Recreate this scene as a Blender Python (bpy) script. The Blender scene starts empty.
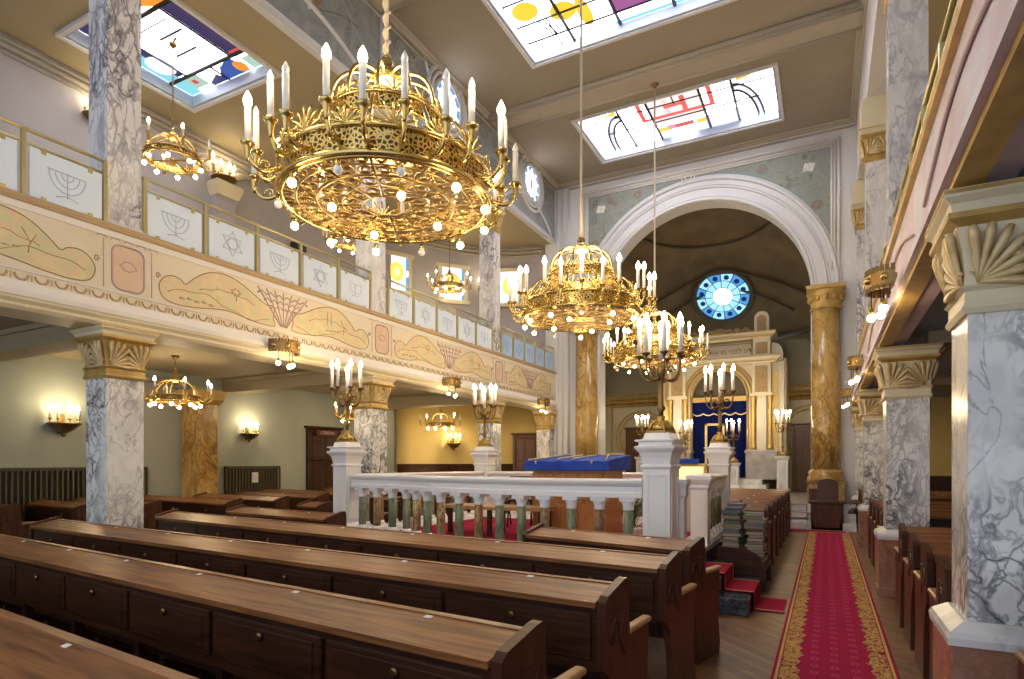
import bpy, math, random
from mathutils import Vector, Matrix
random.seed(7)
sc = bpy.context.scene
COL = sc.collection
PI = math.pi
R = math.radians
sin, cos = math.sin, math.cos

# ------------------------------------------------------------------ mesh helper
class MB:
    def __init__(self):
        self.v = []; self.f = []; self.m = []; self.s = []
    def add(self, vs, fs, mat=0, smooth=False):
        o = len(self.v)
        self.v += [tuple(p) for p in vs]
        for f in fs:
            self.f.append(tuple(o + i for i in f)); self.m.append(mat); self.s.append(smooth)
        return self
    def bx(self, x0, x1, y0, y1, z0, z1, mat=0):
        vs = [(x0,y0,z0),(x1,y0,z0),(x1,y1,z0),(x0,y1,z0),(x0,y0,z1),(x1,y0,z1),(x1,y1,z1),(x0,y1,z1)]
        return self.add(vs, [(0,3,2,1),(4,5,6,7),(0,1,5,4),(1,2,6,5),(2,3,7,6),(3,0,4,7)], mat)
    def box(self, c, s, mat=0):
        return self.bx(c[0]-s[0]/2, c[0]+s[0]/2, c[1]-s[1]/2, c[1]+s[1]/2, c[2]-s[2]/2, c[2]+s[2]/2, mat)
    def cbox(self, x0, x1, y0, y1, z0, z1, b=0.006, mat=0):
        """box with chamfered edges"""
        vs = []; 
        for z, k in ((z0,b),(z0+b,0),(z1-b,0),(z1,b)):
            X0,X1,Y0,Y1 = x0+k,x1-k,y0+k,y1-k
            c = b
            vs += [(X0+c,Y0,z),(X1-c,Y0,z),(X1,Y0+c,z),(X1,Y1-c,z),(X1-c,Y1,z),(X0+c,Y1,z),(X0,Y1-c,z),(X0,Y0+c,z)]
        fs = [tuple(reversed(range(8))), tuple(range(24,32))]
        for r in range(3):
            for i in range(8):
                j=(i+1)%8
                fs.append((r*8+i, r*8+j, (r+1)*8+j, (r+1)*8+i))
        return self.add(vs, fs, mat)
    def lathe(self, prof, c=(0,0,0), n=20, mat=0, smooth=True, cap=True):
        vs=[]; fs=[]
        for r,z in prof:
            for i in range(n):
                a=2*PI*i/n
                vs.append((c[0]+r*cos(a), c[1]+r*sin(a), c[2]+z))
        for k in range(len(prof)-1):
            for i in range(n):
                j=(i+1)%n
                fs.append((k*n+i,k*n+j,(k+1)*n+j,(k+1)*n+i))
        self.add(vs,fs,mat,smooth)
        if cap:
            o=len(self.v)-len(vs)
            self.f.append(tuple(o+i for i in reversed(range(n)))); self.m.append(mat); self.s.append(False)
            k=len(prof)-1
            self.f.append(tuple(o+k*n+i for i in range(n))); self.m.append(mat); self.s.append(False)
        return self
    def sq(self, prof, c=(0,0,0), mat=0):
        """square sections: (half x, half y, z)"""
        vs=[]; fs=[]
        for hx,hy,z in prof:
            vs += [(c[0]-hx,c[1]-hy,c[2]+z),(c[0]+hx,c[1]-hy,c[2]+z),(c[0]+hx,c[1]+hy,c[2]+z),(c[0]-hx,c[1]+hy,c[2]+z)]
        for k in range(len(prof)-1):
            for i in range(4):
                j=(i+1)%4
                fs.append((k*4+i,k*4+j,(k+1)*4+j,(k+1)*4+i))
        k=(len(prof)-1)*4
        fs += [(3,2,1,0),(k,k+1,k+2,k+3)]
        return self.add(vs,fs,mat)
    def tube(self, pts, r, n=6, mat=0, closed=False, smooth=True):
        P=[Vector(p) for p in pts]; N=len(P)
        rs = r if isinstance(r,(list,tuple)) else [r]*N
        vs=[]; fs=[]
        up=None
        for i in range(N):
            if closed: t=P[(i+1)%N]-P[i-1]
            else: t=P[min(i+1,N-1)]-P[max(i-1,0)]
            if t.length<1e-9: t=Vector((0,0,1))
            t.normalize()
            if up is None:
                up=Vector((0,0,1)) if abs(t.z)<0.9 else Vector((1,0,0))
            a=up-t*up.dot(t)
            if a.length<1e-6: a=t.orthogonal()
            a.normalize(); up=a
            b=t.cross(a)
            for k in range(n):
                w=2*PI*k/n
                vs.append(P[i]+(a*cos(w)+b*sin(w))*rs[i])
        M = N if closed else N-1
        for i in range(M):
            i2=(i+1)%N
            for k in range(n):
                k2=(k+1)%n
                fs.append((i*n+k,i*n+k2,i2*n+k2,i2*n+k))
        if not closed:
            fs.append(tuple(reversed(range(n)))); fs.append(tuple((N-1)*n+k for k in range(n)))
        return self.add(vs,fs,mat,smooth)
    def prism(self, poly, fn, d0, d1, mat=0, side=None):
        """poly in 2-D (a,b); fn(a,b,d) -> 3-D; extruded d0..d1"""
        n=len(poly)
        vs=[fn(a,b,d0) for a,b in poly]+[fn(a,b,d1) for a,b in poly]
        self.add(vs,[tuple(reversed(range(n))),tuple(range(n,2*n))],mat)
        o=len(self.v)-2*n
        for i in range(n):
            j=(i+1)%n
            self.f.append((o+i,o+j,o+n+j,o+n+i)); self.m.append(mat if side is None else side); self.s.append(False)
        return self
    def ball(self, c, r, n=10, m=6, mat=0):
        rx,ry,rz = r if isinstance(r,(list,tuple)) else (r,r,r)
        vs=[(c[0],c[1],c[2]-rz)]; fs=[]
        for k in range(1,m):
            t=PI*k/m
            for i in range(n):
                a=2*PI*i/n
                vs.append((c[0]+rx*sin(t)*cos(a), c[1]+ry*sin(t)*sin(a), c[2]-rz*cos(t)))
        vs.append((c[0],c[1],c[2]+rz))
        for i in range(n):
            fs.append((0,1+(i+1)%n,1+i))
        for k in range(m-2):
            for i in range(n):
                j=(i+1)%n
                fs.append((1+k*n+i,1+k*n+j,1+(k+1)*n+j,1+(k+1)*n+i))
        L=len(vs)-1; b=1+(m-2)*n
        for i in range(n):
            fs.append((b+i,b+(i+1)%n,L))
        return self.add(vs,fs,mat,True)
    def mesh(self, name, mats):
        me=bpy.data.meshes.new(name)
        me.from_pydata(self.v,[],self.f)
        if not isinstance(mats,(list,tuple)): mats=[mats]
        for m in mats: me.materials.append(m)
        me.polygons.foreach_set('material_index', self.m)
        me.polygons.foreach_set('use_smooth', self.s)
        me.update()
        return me

def link(name, me, parent=None, loc=(0,0,0), rz=0, scale=None, rot=None):
    o=bpy.data.objects.new(name, me); COL.objects.link(o)
    o.location=loc
    o.rotation_euler = rot if rot is not None else (0,0,rz)
    if scale is not None: o.scale = scale if isinstance(scale,(tuple,list)) else (scale,)*3
    if parent is not None: o.parent=parent
    return o
def obj(name, mb, mats, parent=None, **k):
    return link(name, mb.mesh(name,mats), parent, **k)
def tomesh(o):
    dg=bpy.context.evaluated_depsgraph_get(); dg.update()
    me=bpy.data.meshes.new_from_object(o.evaluated_get(dg))
    n=link(o.name,me,o.parent,tuple(o.location),rot=tuple(o.rotation_euler))
    nm=o.name; bpy.data.objects.remove(o); n.name=nm
    return n
def tag(o, label, cat, group=None, kind=None):
    o['label']=label; o['category']=cat
    if group: o['group']=group
    if kind: o['kind']=kind
    return o
def thing(name, label, cat, loc=(0,0,0), rz=0, group=None, kind=None):
    o=bpy.data.objects.new(name,None); COL.objects.link(o)
    o.empty_display_size=.1
    o.location=loc; o.rotation_euler=(0,0,rz)
    return tag(o,label,cat,group,kind)
def struct(name, mb, mats, label, cat='wall', **k):
    return tag(obj(name,mb,mats,**k),label,cat,None,'structure')

# ------------------------------------------------------------------ materials
def mat(name):
    m=bpy.data.materials.new(name); m.use_nodes=True
    nt=m.node_tree; b=nt.nodes['Principled BSDF']
    return m,nt,b
def lnk(nt,a,b): nt.links.new(a,b)
def simple(name, col, rough=.5, metal=0, spec=.5, noise=None, bump=0, coat=0):
    m,nt,b=mat(name)
    b.inputs['Base Color'].default_value=(*col,1)
    b.inputs['Roughness'].default_value=rough
    b.inputs['Metallic'].default_value=metal
    b.inputs['Specular IOR Level'].default_value=spec
    if coat: b.inputs['Coat Weight'].default_value=coat; b.inputs['Coat Roughness'].default_value=.15
    if noise:
        col2,scale,detail=noise
        tc=nt.nodes.new('ShaderNodeTexCoord'); n=nt.nodes.new('ShaderNodeTexNoise')
        n.inputs['Scale'].default_value=scale; n.inputs['Detail'].default_value=detail
        lnk(nt,tc.outputs['Object'],n.inputs['Vector'])
        r=nt.nodes.new('ShaderNodeValToRGB')
        r.color_ramp.elements[0].position=.35; r.color_ramp.elements[0].color=(*col,1)
        r.color_ramp.elements[1].position=.68; r.color_ramp.elements[1].color=(*col2,1)
        lnk(nt,n.outputs['Fac'],r.inputs['Fac']); lnk(nt,r.outputs['Color'],b.inputs['Base Color'])
        if bump:
            bp=nt.nodes.new('ShaderNodeBump'); bp.inputs['Strength'].default_value=bump; bp.inputs['Distance'].default_value=.01
            lnk(nt,n.outputs['Fac'],bp.inputs['Height']); lnk(nt,bp.outputs['Normal'],b.inputs['Normal'])
    return m
def emit(name, col, s, sample=True, base=(.8,.8,.8)):
    m,nt,b=mat(name)
    b.inputs['Base Color'].default_value=(*base,1)
    b.inputs['Emission Color'].default_value=(*col,1); b.inputs['Emission Strength'].default_value=s
    b.inputs['Roughness'].default_value=.3
    if not sample: m.cycles.emission_sampling='NONE'
    return m
def marble(name, base, vein, scale=1.0, dens=.5, rough=.18, stretch=(1,1,.5), third=None, low=False):
    m,nt,b=mat(name)
    N=nt.nodes
    tc=N.new('ShaderNodeTexCoord'); mp=N.new('ShaderNodeMapping')
    mp.inputs['Scale'].default_value=stretch; mp.inputs['Rotation'].default_value=(.22,.28,.4)
    lnk(nt,tc.outputs['Object'],mp.inputs['Vector'])
    oi=N.new('ShaderNodeObjectInfo')
    ad=N.new('ShaderNodeVectorMath'); ad.operation='ADD'
    mu=N.new('ShaderNodeVectorMath'); mu.operation='SCALE'; mu.inputs['Scale'].default_value=37.0
    cx=N.new('ShaderNodeCombineXYZ')
    for i in range(3): lnk(nt,oi.outputs['Random'],cx.inputs[i])
    lnk(nt,cx.outputs[0],mu.inputs[0]); lnk(nt,mp.outputs[0],ad.inputs[0]); lnk(nt,mu.outputs[0],ad.inputs[1])
    def noise(sc,det,dist,off=0):
        n=N.new('ShaderNodeTexNoise'); n.inputs['Scale'].default_value=sc*scale; n.inputs['Detail'].default_value=det; n.inputs['Distortion'].default_value=dist
        lnk(nt,ad.outputs[0],n.inputs['Vector']); return n
    def math(op,a,bv=None,bs=None):
        q=N.new('ShaderNodeMath'); q.operation=op; lnk(nt,a,q.inputs[0])
        if bs is not None: lnk(nt,bs,q.inputs[1])
        elif bv is not None: q.inputs[1].default_value=bv
        return q.outputs[0]
    def ramp(fac,p0,c0,p1,c1):
        r=N.new('ShaderNodeValToRGB'); e=r.color_ramp.elements
        e[0].position=p0; e[0].color=(c0,c0,c0,1); e[1].position=p1; e[1].color=(c1,c1,c1,1)
        lnk(nt,fac,r.inputs['Fac']); return r.outputs['Color']
    def vein_layer(sc,det,dist,width):
        n=noise(sc,det,dist)
        return ramp(math('ABSOLUTE',math('SUBTRACT',n.outputs['Fac'],.5)),0,1,width,0)
    mask=ramp(noise(1.1,3,.3).outputs['Fac'],.60-dens*.28,.04,.74-dens*.2,1)
    if low:
        sx=N.new('ShaderNodeSeparateXYZ'); lnk(nt,tc.outputs['Generated'],sx.inputs[0])
        zz=math('ADD',sx.outputs[2],None,math('MULTIPLY',noise(1.6,3,.2).outputs['Fac'],.35))
        mask=math('MAXIMUM',mask,None,ramp(zz,.18,1,.62,.0))
    v1=math('MULTIPLY',vein_layer(2.6,9,1.0,.05),None,mask)
    v2=math('MULTIPLY',vein_layer(6.5,8,.7,.055),.8,None)
    v2=math('MULTIPLY',v2,None,mask)
    v3=math('MULTIPLY',vein_layer(1.7,6,.8,.012),.55)
    v=math('MAXIMUM',math('MAXIMUM',v1,None,v2),None,v3)
    c0=N.new('ShaderNodeMix'); c0.data_type='RGBA'
    c0.inputs['A'].default_value=(*base,1); t=third or tuple(.70*x for x in base); c0.inputs['B'].default_value=(*t,1)
    lnk(nt,ramp(noise(4,9,.8).outputs['Fac'],.42,0,.70,1),c0.inputs['Factor'])
    c1=N.new('ShaderNodeMix'); c1.data_type='RGBA'
    lnk(nt,v,c1.inputs['Factor']); lnk(nt,c0.outputs['Result'],c1.inputs['A']); c1.inputs['B'].default_value=(*vein,1)
    lnk(nt,c1.outputs['Result'],b.inputs['Base Color'])
    b.inputs['Roughness'].default_value=rough
    return m
def wood(name, c1, c2, rough=.35, axis=0, scale=1, coat=.2):
    m,nt,b=mat(name); N=nt.nodes
    b.inputs['Specular IOR Level'].default_value=.35
    tc=N.new('ShaderNodeTexCoord'); mp=N.new('ShaderNodeMapping')
    s=[14*scale]*3; s[axis]=.9*scale; mp.inputs['Scale'].default_value=s
    lnk(nt,tc.outputs['Object'],mp.inputs['Vector'])
    n=N.new('ShaderNodeTexNoise'); n.inputs['Scale'].default_value=1.6; n.inputs['Detail'].default_value=6; n.inputs['Distortion'].default_value=1.2
    lnk(nt,mp.outputs[0],n.inputs['Vector'])
    r=N.new('ShaderNodeValToRGB'); e=r.color_ramp.elements
    e[0].position=.34; e[0].color=(*c1,1); e[1].position=.66; e[1].color=(*c2,1)
    lnk(nt,n.outputs['Fac'],r.inputs['Fac']); lnk(nt,r.outputs['Color'],b.inputs['Base Color'])
    b.inputs['Roughness'].default_value=rough
    b.inputs['Coat Weight'].default_value=coat; b.inputs['Coat Roughness'].default_value=.2
    return m
def parquet():
    m,nt,b=mat('parquet'); N=nt.nodes
    tc=N.new('ShaderNodeTexCoord'); mp=N.new('ShaderNodeMapping'); mp.inputs['Rotation'].default_value=(0,0,R(45))
    lnk(nt,tc.outputs['Object'],mp.inputs['Vector'])
    br=N.new('ShaderNodeTexBrick'); br.inputs['Scale'].default_value=1.0
    br.inputs['Brick Width'].default_value=.55; br.inputs['Row Height'].default_value=.085
    br.inputs['Mortar Size'].default_value=.003; br.inputs['Bias'].default_value=0
    br.inputs['Color1'].default_value=(.23,.115,.052,1); br.inputs['Color2'].default_value=(.12,.055,.026,1); br.inputs['Mortar'].default_value=(.02,.012,.008,1)
    lnk(nt,mp.outputs[0],br.inputs['Vector'])
    n=N.new('ShaderNodeTexNoise'); n.inputs['Scale'].default_value=3; n.inputs['Detail'].default_value=5
    lnk(nt,tc.outputs['Object'],n.inputs['Vector'])
    mx=N.new('ShaderNodeMix'); mx.data_type='RGBA'; mx.blend_type='OVERLAY'; mx.inputs['Factor'].default_value=.4
    lnk(nt,br.outputs['Color'],mx.inputs['A']); lnk(nt,n.outputs['Fac'],mx.inputs['B'])
    lnk(nt,mx.outputs['Result'],b.inputs['Base Color'])
    b.inputs['Roughness'].default_value=.38
    return m
def carpet_pattern():
    m,nt,b=mat('carpet_field'); N=nt.nodes
    tc=N.new('ShaderNodeTexCoord')
    mp=N.new('ShaderNodeMapping'); mp.inputs['Scale'].default_value=(6.6,5.2,0); lnk(nt,tc.outputs['Object'],mp.inputs['Vector'])
    vo=N.new('ShaderNodeTexVoronoi'); vo.inputs['Scale'].default_value=1; vo.inputs['Randomness'].default_value=0
    lnk(nt,mp.outputs[0],vo.inputs['Vector'])
    r=N.new('ShaderNodeValToRGB'); e=r.color_ramp.elements
    e[0].position=.16; e[0].color=(.46,.09,.13,1); e[1].position=.22; e[1].color=(.33,.014,.062,1)
    x=e.new(.10); x.color=(.33,.014,.062,1)
    lnk(nt,vo.outputs['Distance'],r.inputs['Fac']); lnk(nt,r.outputs['Color'],b.inputs['Base Color'])
    b.inputs['Roughness'].default_value=.95; b.inputs['Specular IOR Level'].default_value=.1
    return m
def carpet_border():
    m,nt,b=mat('carpet_border'); N=nt.nodes
    tc=N.new('ShaderNodeTexCoord')
    n=N.new('ShaderNodeTexNoise'); n.inputs['Scale'].default_value=14; n.inputs['Detail'].default_value=2; n.inputs['Distortion'].default_value=2.5
    lnk(nt,tc.outputs['Object'],n.inputs['Vector'])
    r=N.new('ShaderNodeValToRGB'); r.color_ramp.interpolation='CONSTANT'; e=r.color_ramp.elements
    e[0].position=0; e[0].color=(.25,.015,.04,1); e[1].position=.46; e[1].color=(.50,.34,.11,1)
    x=e.new(.56); x.color=(.36,.22,.06,1)
    x=e.new(.62); x.color=(.55,.40,.16,1)
    lnk(nt,n.outputs['Fac'],r.inputs['Fac']); lnk(nt,r.outputs['Color'],b.inputs['Base Color'])
    b.inputs['Roughness'].default_value=.95; b.inputs['Specular IOR Level'].default_value=.1
    return m
def gold_lace():
    """pierced brass band: gold with small dark openings"""
    m,nt,b=mat('pierced_brass'); N=nt.nodes
    tc=N.new('ShaderNodeTexCoord'); vo=N.new('ShaderNodeTexVoronoi'); vo.feature='DISTANCE_TO_EDGE'; vo.inputs['Scale'].default_value=26
    lnk(nt,tc.outputs['Object'],vo.inputs['Vector'])
    r=N.new('ShaderNodeValToRGB'); e=r.color_ramp.elements
    e[0].position=.10; e[0].color=(.72,.50,.16,1); e[1].position=.17; e[1].color=(.10,.06,.02,1)
    lnk(nt,vo.outputs['Distance'],r.inputs['Fac']); lnk(nt,r.outputs['Color'],b.inputs['Base Color'])
    b.inputs['Metallic'].default_value=.85; b.inputs['Roughness'].default_value=.3
    return m
def two_noise(name, cols, scale, rough=.7, dist=.6):
    m,nt,b=mat(name); N=nt.nodes
    tc=N.new('ShaderNodeTexCoord'); n=N.new('ShaderNodeTexNoise'); n.inputs['Scale'].default_value=scale; n.inputs['Detail'].default_value=4; n.inputs['Distortion'].default_value=dist
    lnk(nt,tc.outputs['Object'],n.inputs['Vector'])
    r=N.new('ShaderNodeValToRGB'); e=r.color_ramp.elements
    k=len(cols)
    e[0].position=.28; e[0].color=(*cols[0],1); e[1].position=.72; e[1].color=(*cols[-1],1)
    for i in range(1,k-1):
        x=e.new(.28+.44*i/(k-1)); x.color=(*cols[i],1)
    lnk(nt,n.outputs['Fac'],r.inputs['Fac']); lnk(nt,r.outputs['Color'],b.inputs['Base Color'])
    b.inputs['Roughness'].default_value=rough
    return m

M={}
M['marble']=marble('veined_marble',(.86,.85,.82),(.07,.075,.105),scale=1.3,dens=.82,low=True,third=(.70,.69,.68),stretch=(1,1,.62))
M['marble_up']=marble('veined_marble_lilac',(.82,.81,.83),(.13,.12,.17),scale=1.1,dens=.7,third=(.68,.67,.70))
M['gold_marble']=marble('golden_marble',(.47,.29,.085),(.20,.10,.025),scale=.8,dens=.6,rough=.14,third=(.62,.43,.16))
M['pink_marble']=marble('rose_marble',(.42,.22,.14),(.24,.11,.07),scale=1.6,dens=.5,third=(.34,.16,.10))
M['white_marble']=marble('white_marble',(.84,.83,.82),(.55,.56,.60),scale=1.0,dens=.25)
M['green_marble']=marble('green_marble',(.13,.17,.10),(.30,.32,.22),scale=3,dens=.8,stretch=(1,1,.25),third=(.22,.22,.12))
M['brown_marble']=marble('brown_marble',(.26,.13,.045),(.52,.38,.20),scale=3,dens=.8,stretch=(1,1,.25),third=(.12,.06,.03))
M['dark_marble']=marble('dark_marble',(.035,.045,.06),(.16,.19,.22),scale=3,dens=.6,stretch=(1,1,1))
M['grey_marble']=simple('grey_marble',(.38,.36,.36),.35,noise=((.29,.26,.25),4,5))
M['stone_white']=simple('white_painted_stone',(.88,.87,.87),.35)
M['plaster_wing']=simple('wing_wall_plaster',(.40,.435,.37),.75,noise=((.33,.365,.325),.8,3))
M['plaster_yellow']=simple('yellow_wall_plaster',(.66,.52,.20),.7,noise=((.60,.46,.17),.7,3))
M['plaster_lilac']=simple('upper_wall_plaster',(.43,.41,.45),.75,noise=((.37,.355,.39),.7,3))
M['ceiling']=simple('ceiling_plaster',(.34,.295,.235),.8,noise=((.30,.26,.205),.6,3))
M['moulding']=simple('moulding_plaster',(.42,.375,.31),.6)
M['blue_white']=simple('pale_grey_paint',(.66,.66,.69),.5)
M['mural_blue']=two_noise('blue_grey_mural',[(.20,.225,.235),(.33,.355,.37),(.25,.27,.30),(.36,.37,.37)],1.6)
M['mural_green']=two_noise('green_grey_mural',[(.16,.18,.155),(.30,.325,.27),(.25,.275,.28),(.34,.35,.27)],2.2,dist=2)
M['mural_line']=simple('mural_scroll',(.40,.40,.36),.7)
M['mural_dark']=simple('mural_dark_line',(.20,.23,.25),.7)  # darker paint strokes of the mural scrolls
M['mural_brown']=simple('mural_brown',(.36,.20,.12),.7)
M['wing_soffit']=simple('soffit_plaster',(.38,.315,.20),.7)
M['reveal']=simple('skylight_reveal',(.42,.46,.56),.6)
M['fascia']=two_noise('painted_fascia',[(.70,.60,.43),(.74,.66,.52),(.73,.60,.48)],.8)
M['fascia_pink']=two_noise('painted_fascia_pink',[(.62,.60,.74),(.64,.52,.58),(.68,.67,.78),(.60,.56,.68)],.9,dist=1.2)
M['fascia_white']=simple('fascia_white',(.80,.76,.72),.5)
M['cartouche']=two_noise('painted_landscape',[(.56,.52,.26),(.70,.62,.36),(.72,.54,.34),(.60,.58,.36),(.68,.58,.30)],2.2,dist=2.2)
M['peach']=two_noise('painted_shield',[(.66,.47,.33),(.70,.53,.39)],2)
M['brown_line']=simple('painted_brown_line',(.33,.19,.10),.7)
M['mauve']=simple('painted_mauve',(.52,.37,.37),.7)
M['tan']=simple('painted_tan',(.50,.36,.20),.7)
M['gold_paint']=simple('gilt_plaster',(.60,.41,.13),.40,metal=.25,noise=((.44,.28,.08),6,3))
M['cream']=simple('cream_plaster',(.72,.64,.44),.5)
M['brass']=simple('brass',(.64,.47,.165),.25,metal=.95)
M['brass_mid']=simple('aged_brass',(.48,.32,.10),.30,metal=.9)
M['brass_disc']=simple('bronzed_brass',(.40,.27,.10),.34,metal=.9)  # deeper bronze tone of the filigree disc
M['brass_dark']=simple('old_bronze',(.24,.15,.055),.35,metal=.85)
M['rail_brass']=simple('rail_brass',(.62,.54,.28),.3,metal=.7)
M['lace']=gold_lace()
M['rod']=simple('cream_rod',(.62,.52,.36),.5)
M['candle']=simple('white_candle',(.86,.84,.78),.4)
M['flame']=emit('flame_bulb',(1,.80,.45),22,False)
M['flame_off']=simple('unlit_bulb',(.85,.84,.82),.2)
M['globe']=emit('globe_bulb',(1,.78,.42),26,False)
M['wood_top']=wood('desk_oak',(.115,.038,.013),(.29,.118,.038),rough=.38,coat=.08)
M['wood']=wood('dark_oak',(.028,.009,.004),(.070,.024,.010),rough=.42,coat=.04)
M['wood_end']=wood('red_oak',(.055,.017,.009),(.10,.034,.016),rough=.40,axis=2,coat=.05)
M['wood_arm']=wood('worn_oak',(.36,.20,.085),(.48,.28,.13),rough=.3,axis=1)
M['wood_door']=wood('door_oak',(.095,.042,.018),(.16,.072,.032),rough=.4,axis=2)
M['wood_orange']=wood('orange_wood',(.36,.15,.045),(.48,.22,.07),rough=.35,axis=2)
M['parquet']=parquet()
M['carpet']=carpet_pattern()
M['carpet_gold']=carpet_border()
M['carpet_red']=simple('carpet_red',(.30,.012,.045),.95,spec=.1)
M['carpet_line']=simple('carpet_gold_line',(.52,.36,.14),.95,spec=.1)
M['velvet']=simple('blue_velvet',(.008,.040,.34),.75,noise=((.012,.075,.50),5,3))
M['velvet_dark']=simple('blue_curtain',(.003,.008,.070),.9,spec=.1)
M['gold_thread']=simple('gold_thread',(.68,.55,.27),.5)
M['radiator']=simple('radiator_grille',(.04,.036,.03),.5)
M['rad_bar']=simple('radiator_bar',(.10,.078,.04),.5)
M['black']=simple('black_metal',(.02,.02,.02),.4)
M['tag']=simple('paper_tag',(.75,.74,.70),.6)
M['frost']=simple('frosted_glass',(.74,.84,1.0),.28)
M['frost_blue']=simple('frosted_glass_blue',(.42,.62,.92),.28)
M['etch']=simple('etched_line',(.46,.53,.66),.5)
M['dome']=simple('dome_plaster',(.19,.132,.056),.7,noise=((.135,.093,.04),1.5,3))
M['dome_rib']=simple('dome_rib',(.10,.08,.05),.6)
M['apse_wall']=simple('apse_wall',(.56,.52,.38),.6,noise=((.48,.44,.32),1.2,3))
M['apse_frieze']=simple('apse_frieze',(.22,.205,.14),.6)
M['ark_white']=simple('ark_cream',(.68,.62,.48),.4)
M['ark_gold']=simple('ark_gilding',(.50,.34,.11),.35,metal=.45)
M['ark_panel']=two_noise('ark_ochre_panel',[(.30,.18,.07),(.42,.29,.13),(.24,.15,.07)],9,rough=.5)
M['leaf']=simple('leaf',(.05,.10,.03),.5)
M['sign']=simple('sign_plate',(.10,.015,.012),.5)
M['sign_txt']=simple('sign_lettering',(.62,.45,.42),.6)
M['shell']=simple('shell_gilding',(.70,.55,.30),.42,metal=.2,noise=((.50,.35,.14),9,3))
GL={}
GS=5.0
def glass(col, s=1.0):
    k=(col,s)
    if k not in GL:
        GL[k]=emit('stained_glass',col,(GS if min(col)>.9 else 1.0)*s,True,base=tuple(.3*c for c in col))
    return GL[k]

# ------------------------------------------------------------------ constants of the hall
XL, XR = -8.0, .68
YCL=[4.33,9.30,14.20]; YCR=[4.03,9.00,13.95]
YW=18.5; ZC=10.9; AX=-3.42

# ------------------------------------------------------------------ camera
cd=bpy.data.cameras.new('camera'); cam=bpy.data.objects.new('camera',cd); COL.objects.link(cam)
cam.location=(0,0,1.7); cam.rotation_euler=(R(90),0,R(27.58))
cd.sensor_width=36; cd.lens=601/1024*36; cd.shift_y=(462-339.5)/1024
cd.clip_start=.05
sc.camera=cam

# ================================================================== SHELL
b=MB(); b.bx(-12.8,5.4,-3,18.7,-.12,0); struct('floor',b,M['parquet'],'worn brown parquet floor of the prayer hall','floor')
b=MB(); b.bx(-8.6,1.4,17.7,25,0,.6); struct('floor_chancel',b,M['grey_marble'],'raised grey stone floor before the ark','floor')
b=MB()
for i in range(3): b.bx(-.9,.66,17.7-.3*(3-i),17.7-.3*(2-i),0,.2*(i+1)-.05*0)
struct('trim_1',b,M['white_marble'],'white steps up to the ark floor at the aisle end','steps')

# outer wall of left wing + curved end
def wing_pts(n=14):
    pts=[(-12.5,-3.0),(-12.5,11.7)]
    for i in range(1,n+1):
        t=PI/2*i/n
        pts.append((-8.3-4.2*cos(t), 11.7+6.8*sin(t)))
    return pts
def wing_wall(z0,z1,th=.2):
    b=MB(); P=wing_pts()
    out=[(x-th if i<2 else x-th*.7, y+(th if i>=2 else 0)) for i,(x,y) in enumerate(P)]
    n=len(P); vs=[]
    for (x,y) in P: vs += [(x,y,z0),(x,y,z1)]
    for (x,y) in out: vs += [(x,y,z0),(x,y,z1)]
    fs=[]
    for i in range(n-1):
        fs.append((2*i,2*i+2,2*i+3,2*i+1)); o=2*n
        fs.append((o+2*i,o+2*i+1,o+2*i+3,o+2*i+2))
    b.add(vs,fs,0,True); return b
struct('wall_left_lower',wing_wall(0,4.0),M['plaster_wing'],'olive plaster wall under the left gallery','wall')
struct('wall_left_upper',wing_wall(4.0,9.3),M['plaster_lilac'],'grey lilac wall behind the left gallery rail','wall')
# yellow end of the left aisle (flat, in front of curve)
def end_ribbon(z0,z1,off,t0):
    b=MB(); pts=[]
    for i in range(13):
        t=t0+(PI/2-t0)*i/12
        n=Vector((cos(t)/4.2,-sin(t)/6.8)).normalized()
        pts.append((-8.3-4.2*cos(t)+n.x*off,11.7+6.8*sin(t)+n.y*off))
    vs=[]
    for x,y in pts: vs += [(x,y,z0),(x,y,z1)]
    k=len(pts)
    for x,y in pts: vs += [(x-.03,y+.05,z0),(x-.03,y+.05,z1)]
    b.add(vs,[(2*i,2*i+2,2*i+3,2*i+1) for i in range(k-1)]+[(2*i+1,2*i+3,2*k+2*i+3,2*k+2*i+1) for i in range(k-1)]+[(0,1,2*k+1,2*k)],0,True); return b
struct('wall_left_end',end_ribbon(0,3.62,.09,R(29)),M['plaster_yellow'],'yellow curved end wall of the left aisle','wall')
struct('baseboard_left',end_ribbon(0,1.64,.13,R(29)),M['wood'],'dark wainscot along the yellow end wall','wainscot')
# cornice of left wing
b=MB()
for r_,z in ((.05,8.95),(.035,8.72),(.06,8.84)):
    b.tube([(x+.02,y-.02,z) for x,y in wing_pts(20)],r_,6)
struct('trim_2',b,M['moulding'],'plaster cornice along the upper wall of the left wing','cornice')

# wing ceiling with skylight hole
def slab(b,x0,x1,y0,y1,z0,z1,holes,mat=0):
    xs=sorted({x0,x1,*[h[0] for h in holes],*[h[1] for h in holes]}); ys=sorted({y0,y1,*[h[2] for h in holes],*[h[3] for h in holes]})
    for i in range(len(xs)-1):
        for j in range(len(ys)-1):
            cx=(xs[i]+xs[i+1])/2; cy=(ys[j]+ys[j+1])/2
            if any(h[0]<cx<h[1] and h[2]<cy<h[3] for h in holes): continue
            b.bx(xs[i],xs[i+1],ys[j],ys[j+1],z0,z1,mat)
SK1=(-6.05,-.98,10.1,12.62); SK2=(-6.08,-.98,15.08,17.64); SK3=(-11.7,-9.1,5.5,8.06)
b=MB(); slab(b,-12.5,XL-.6,-3,18.5,9.05,9.2,[SK3])
struct('ceiling_wing',b,M['wing_soffit'],'plaster ceiling over the left gallery with a skylight','ceiling')
b=MB(); slab(b,XL,.72,-3,YW,ZC,ZC+.15,[SK1,SK2])
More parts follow.
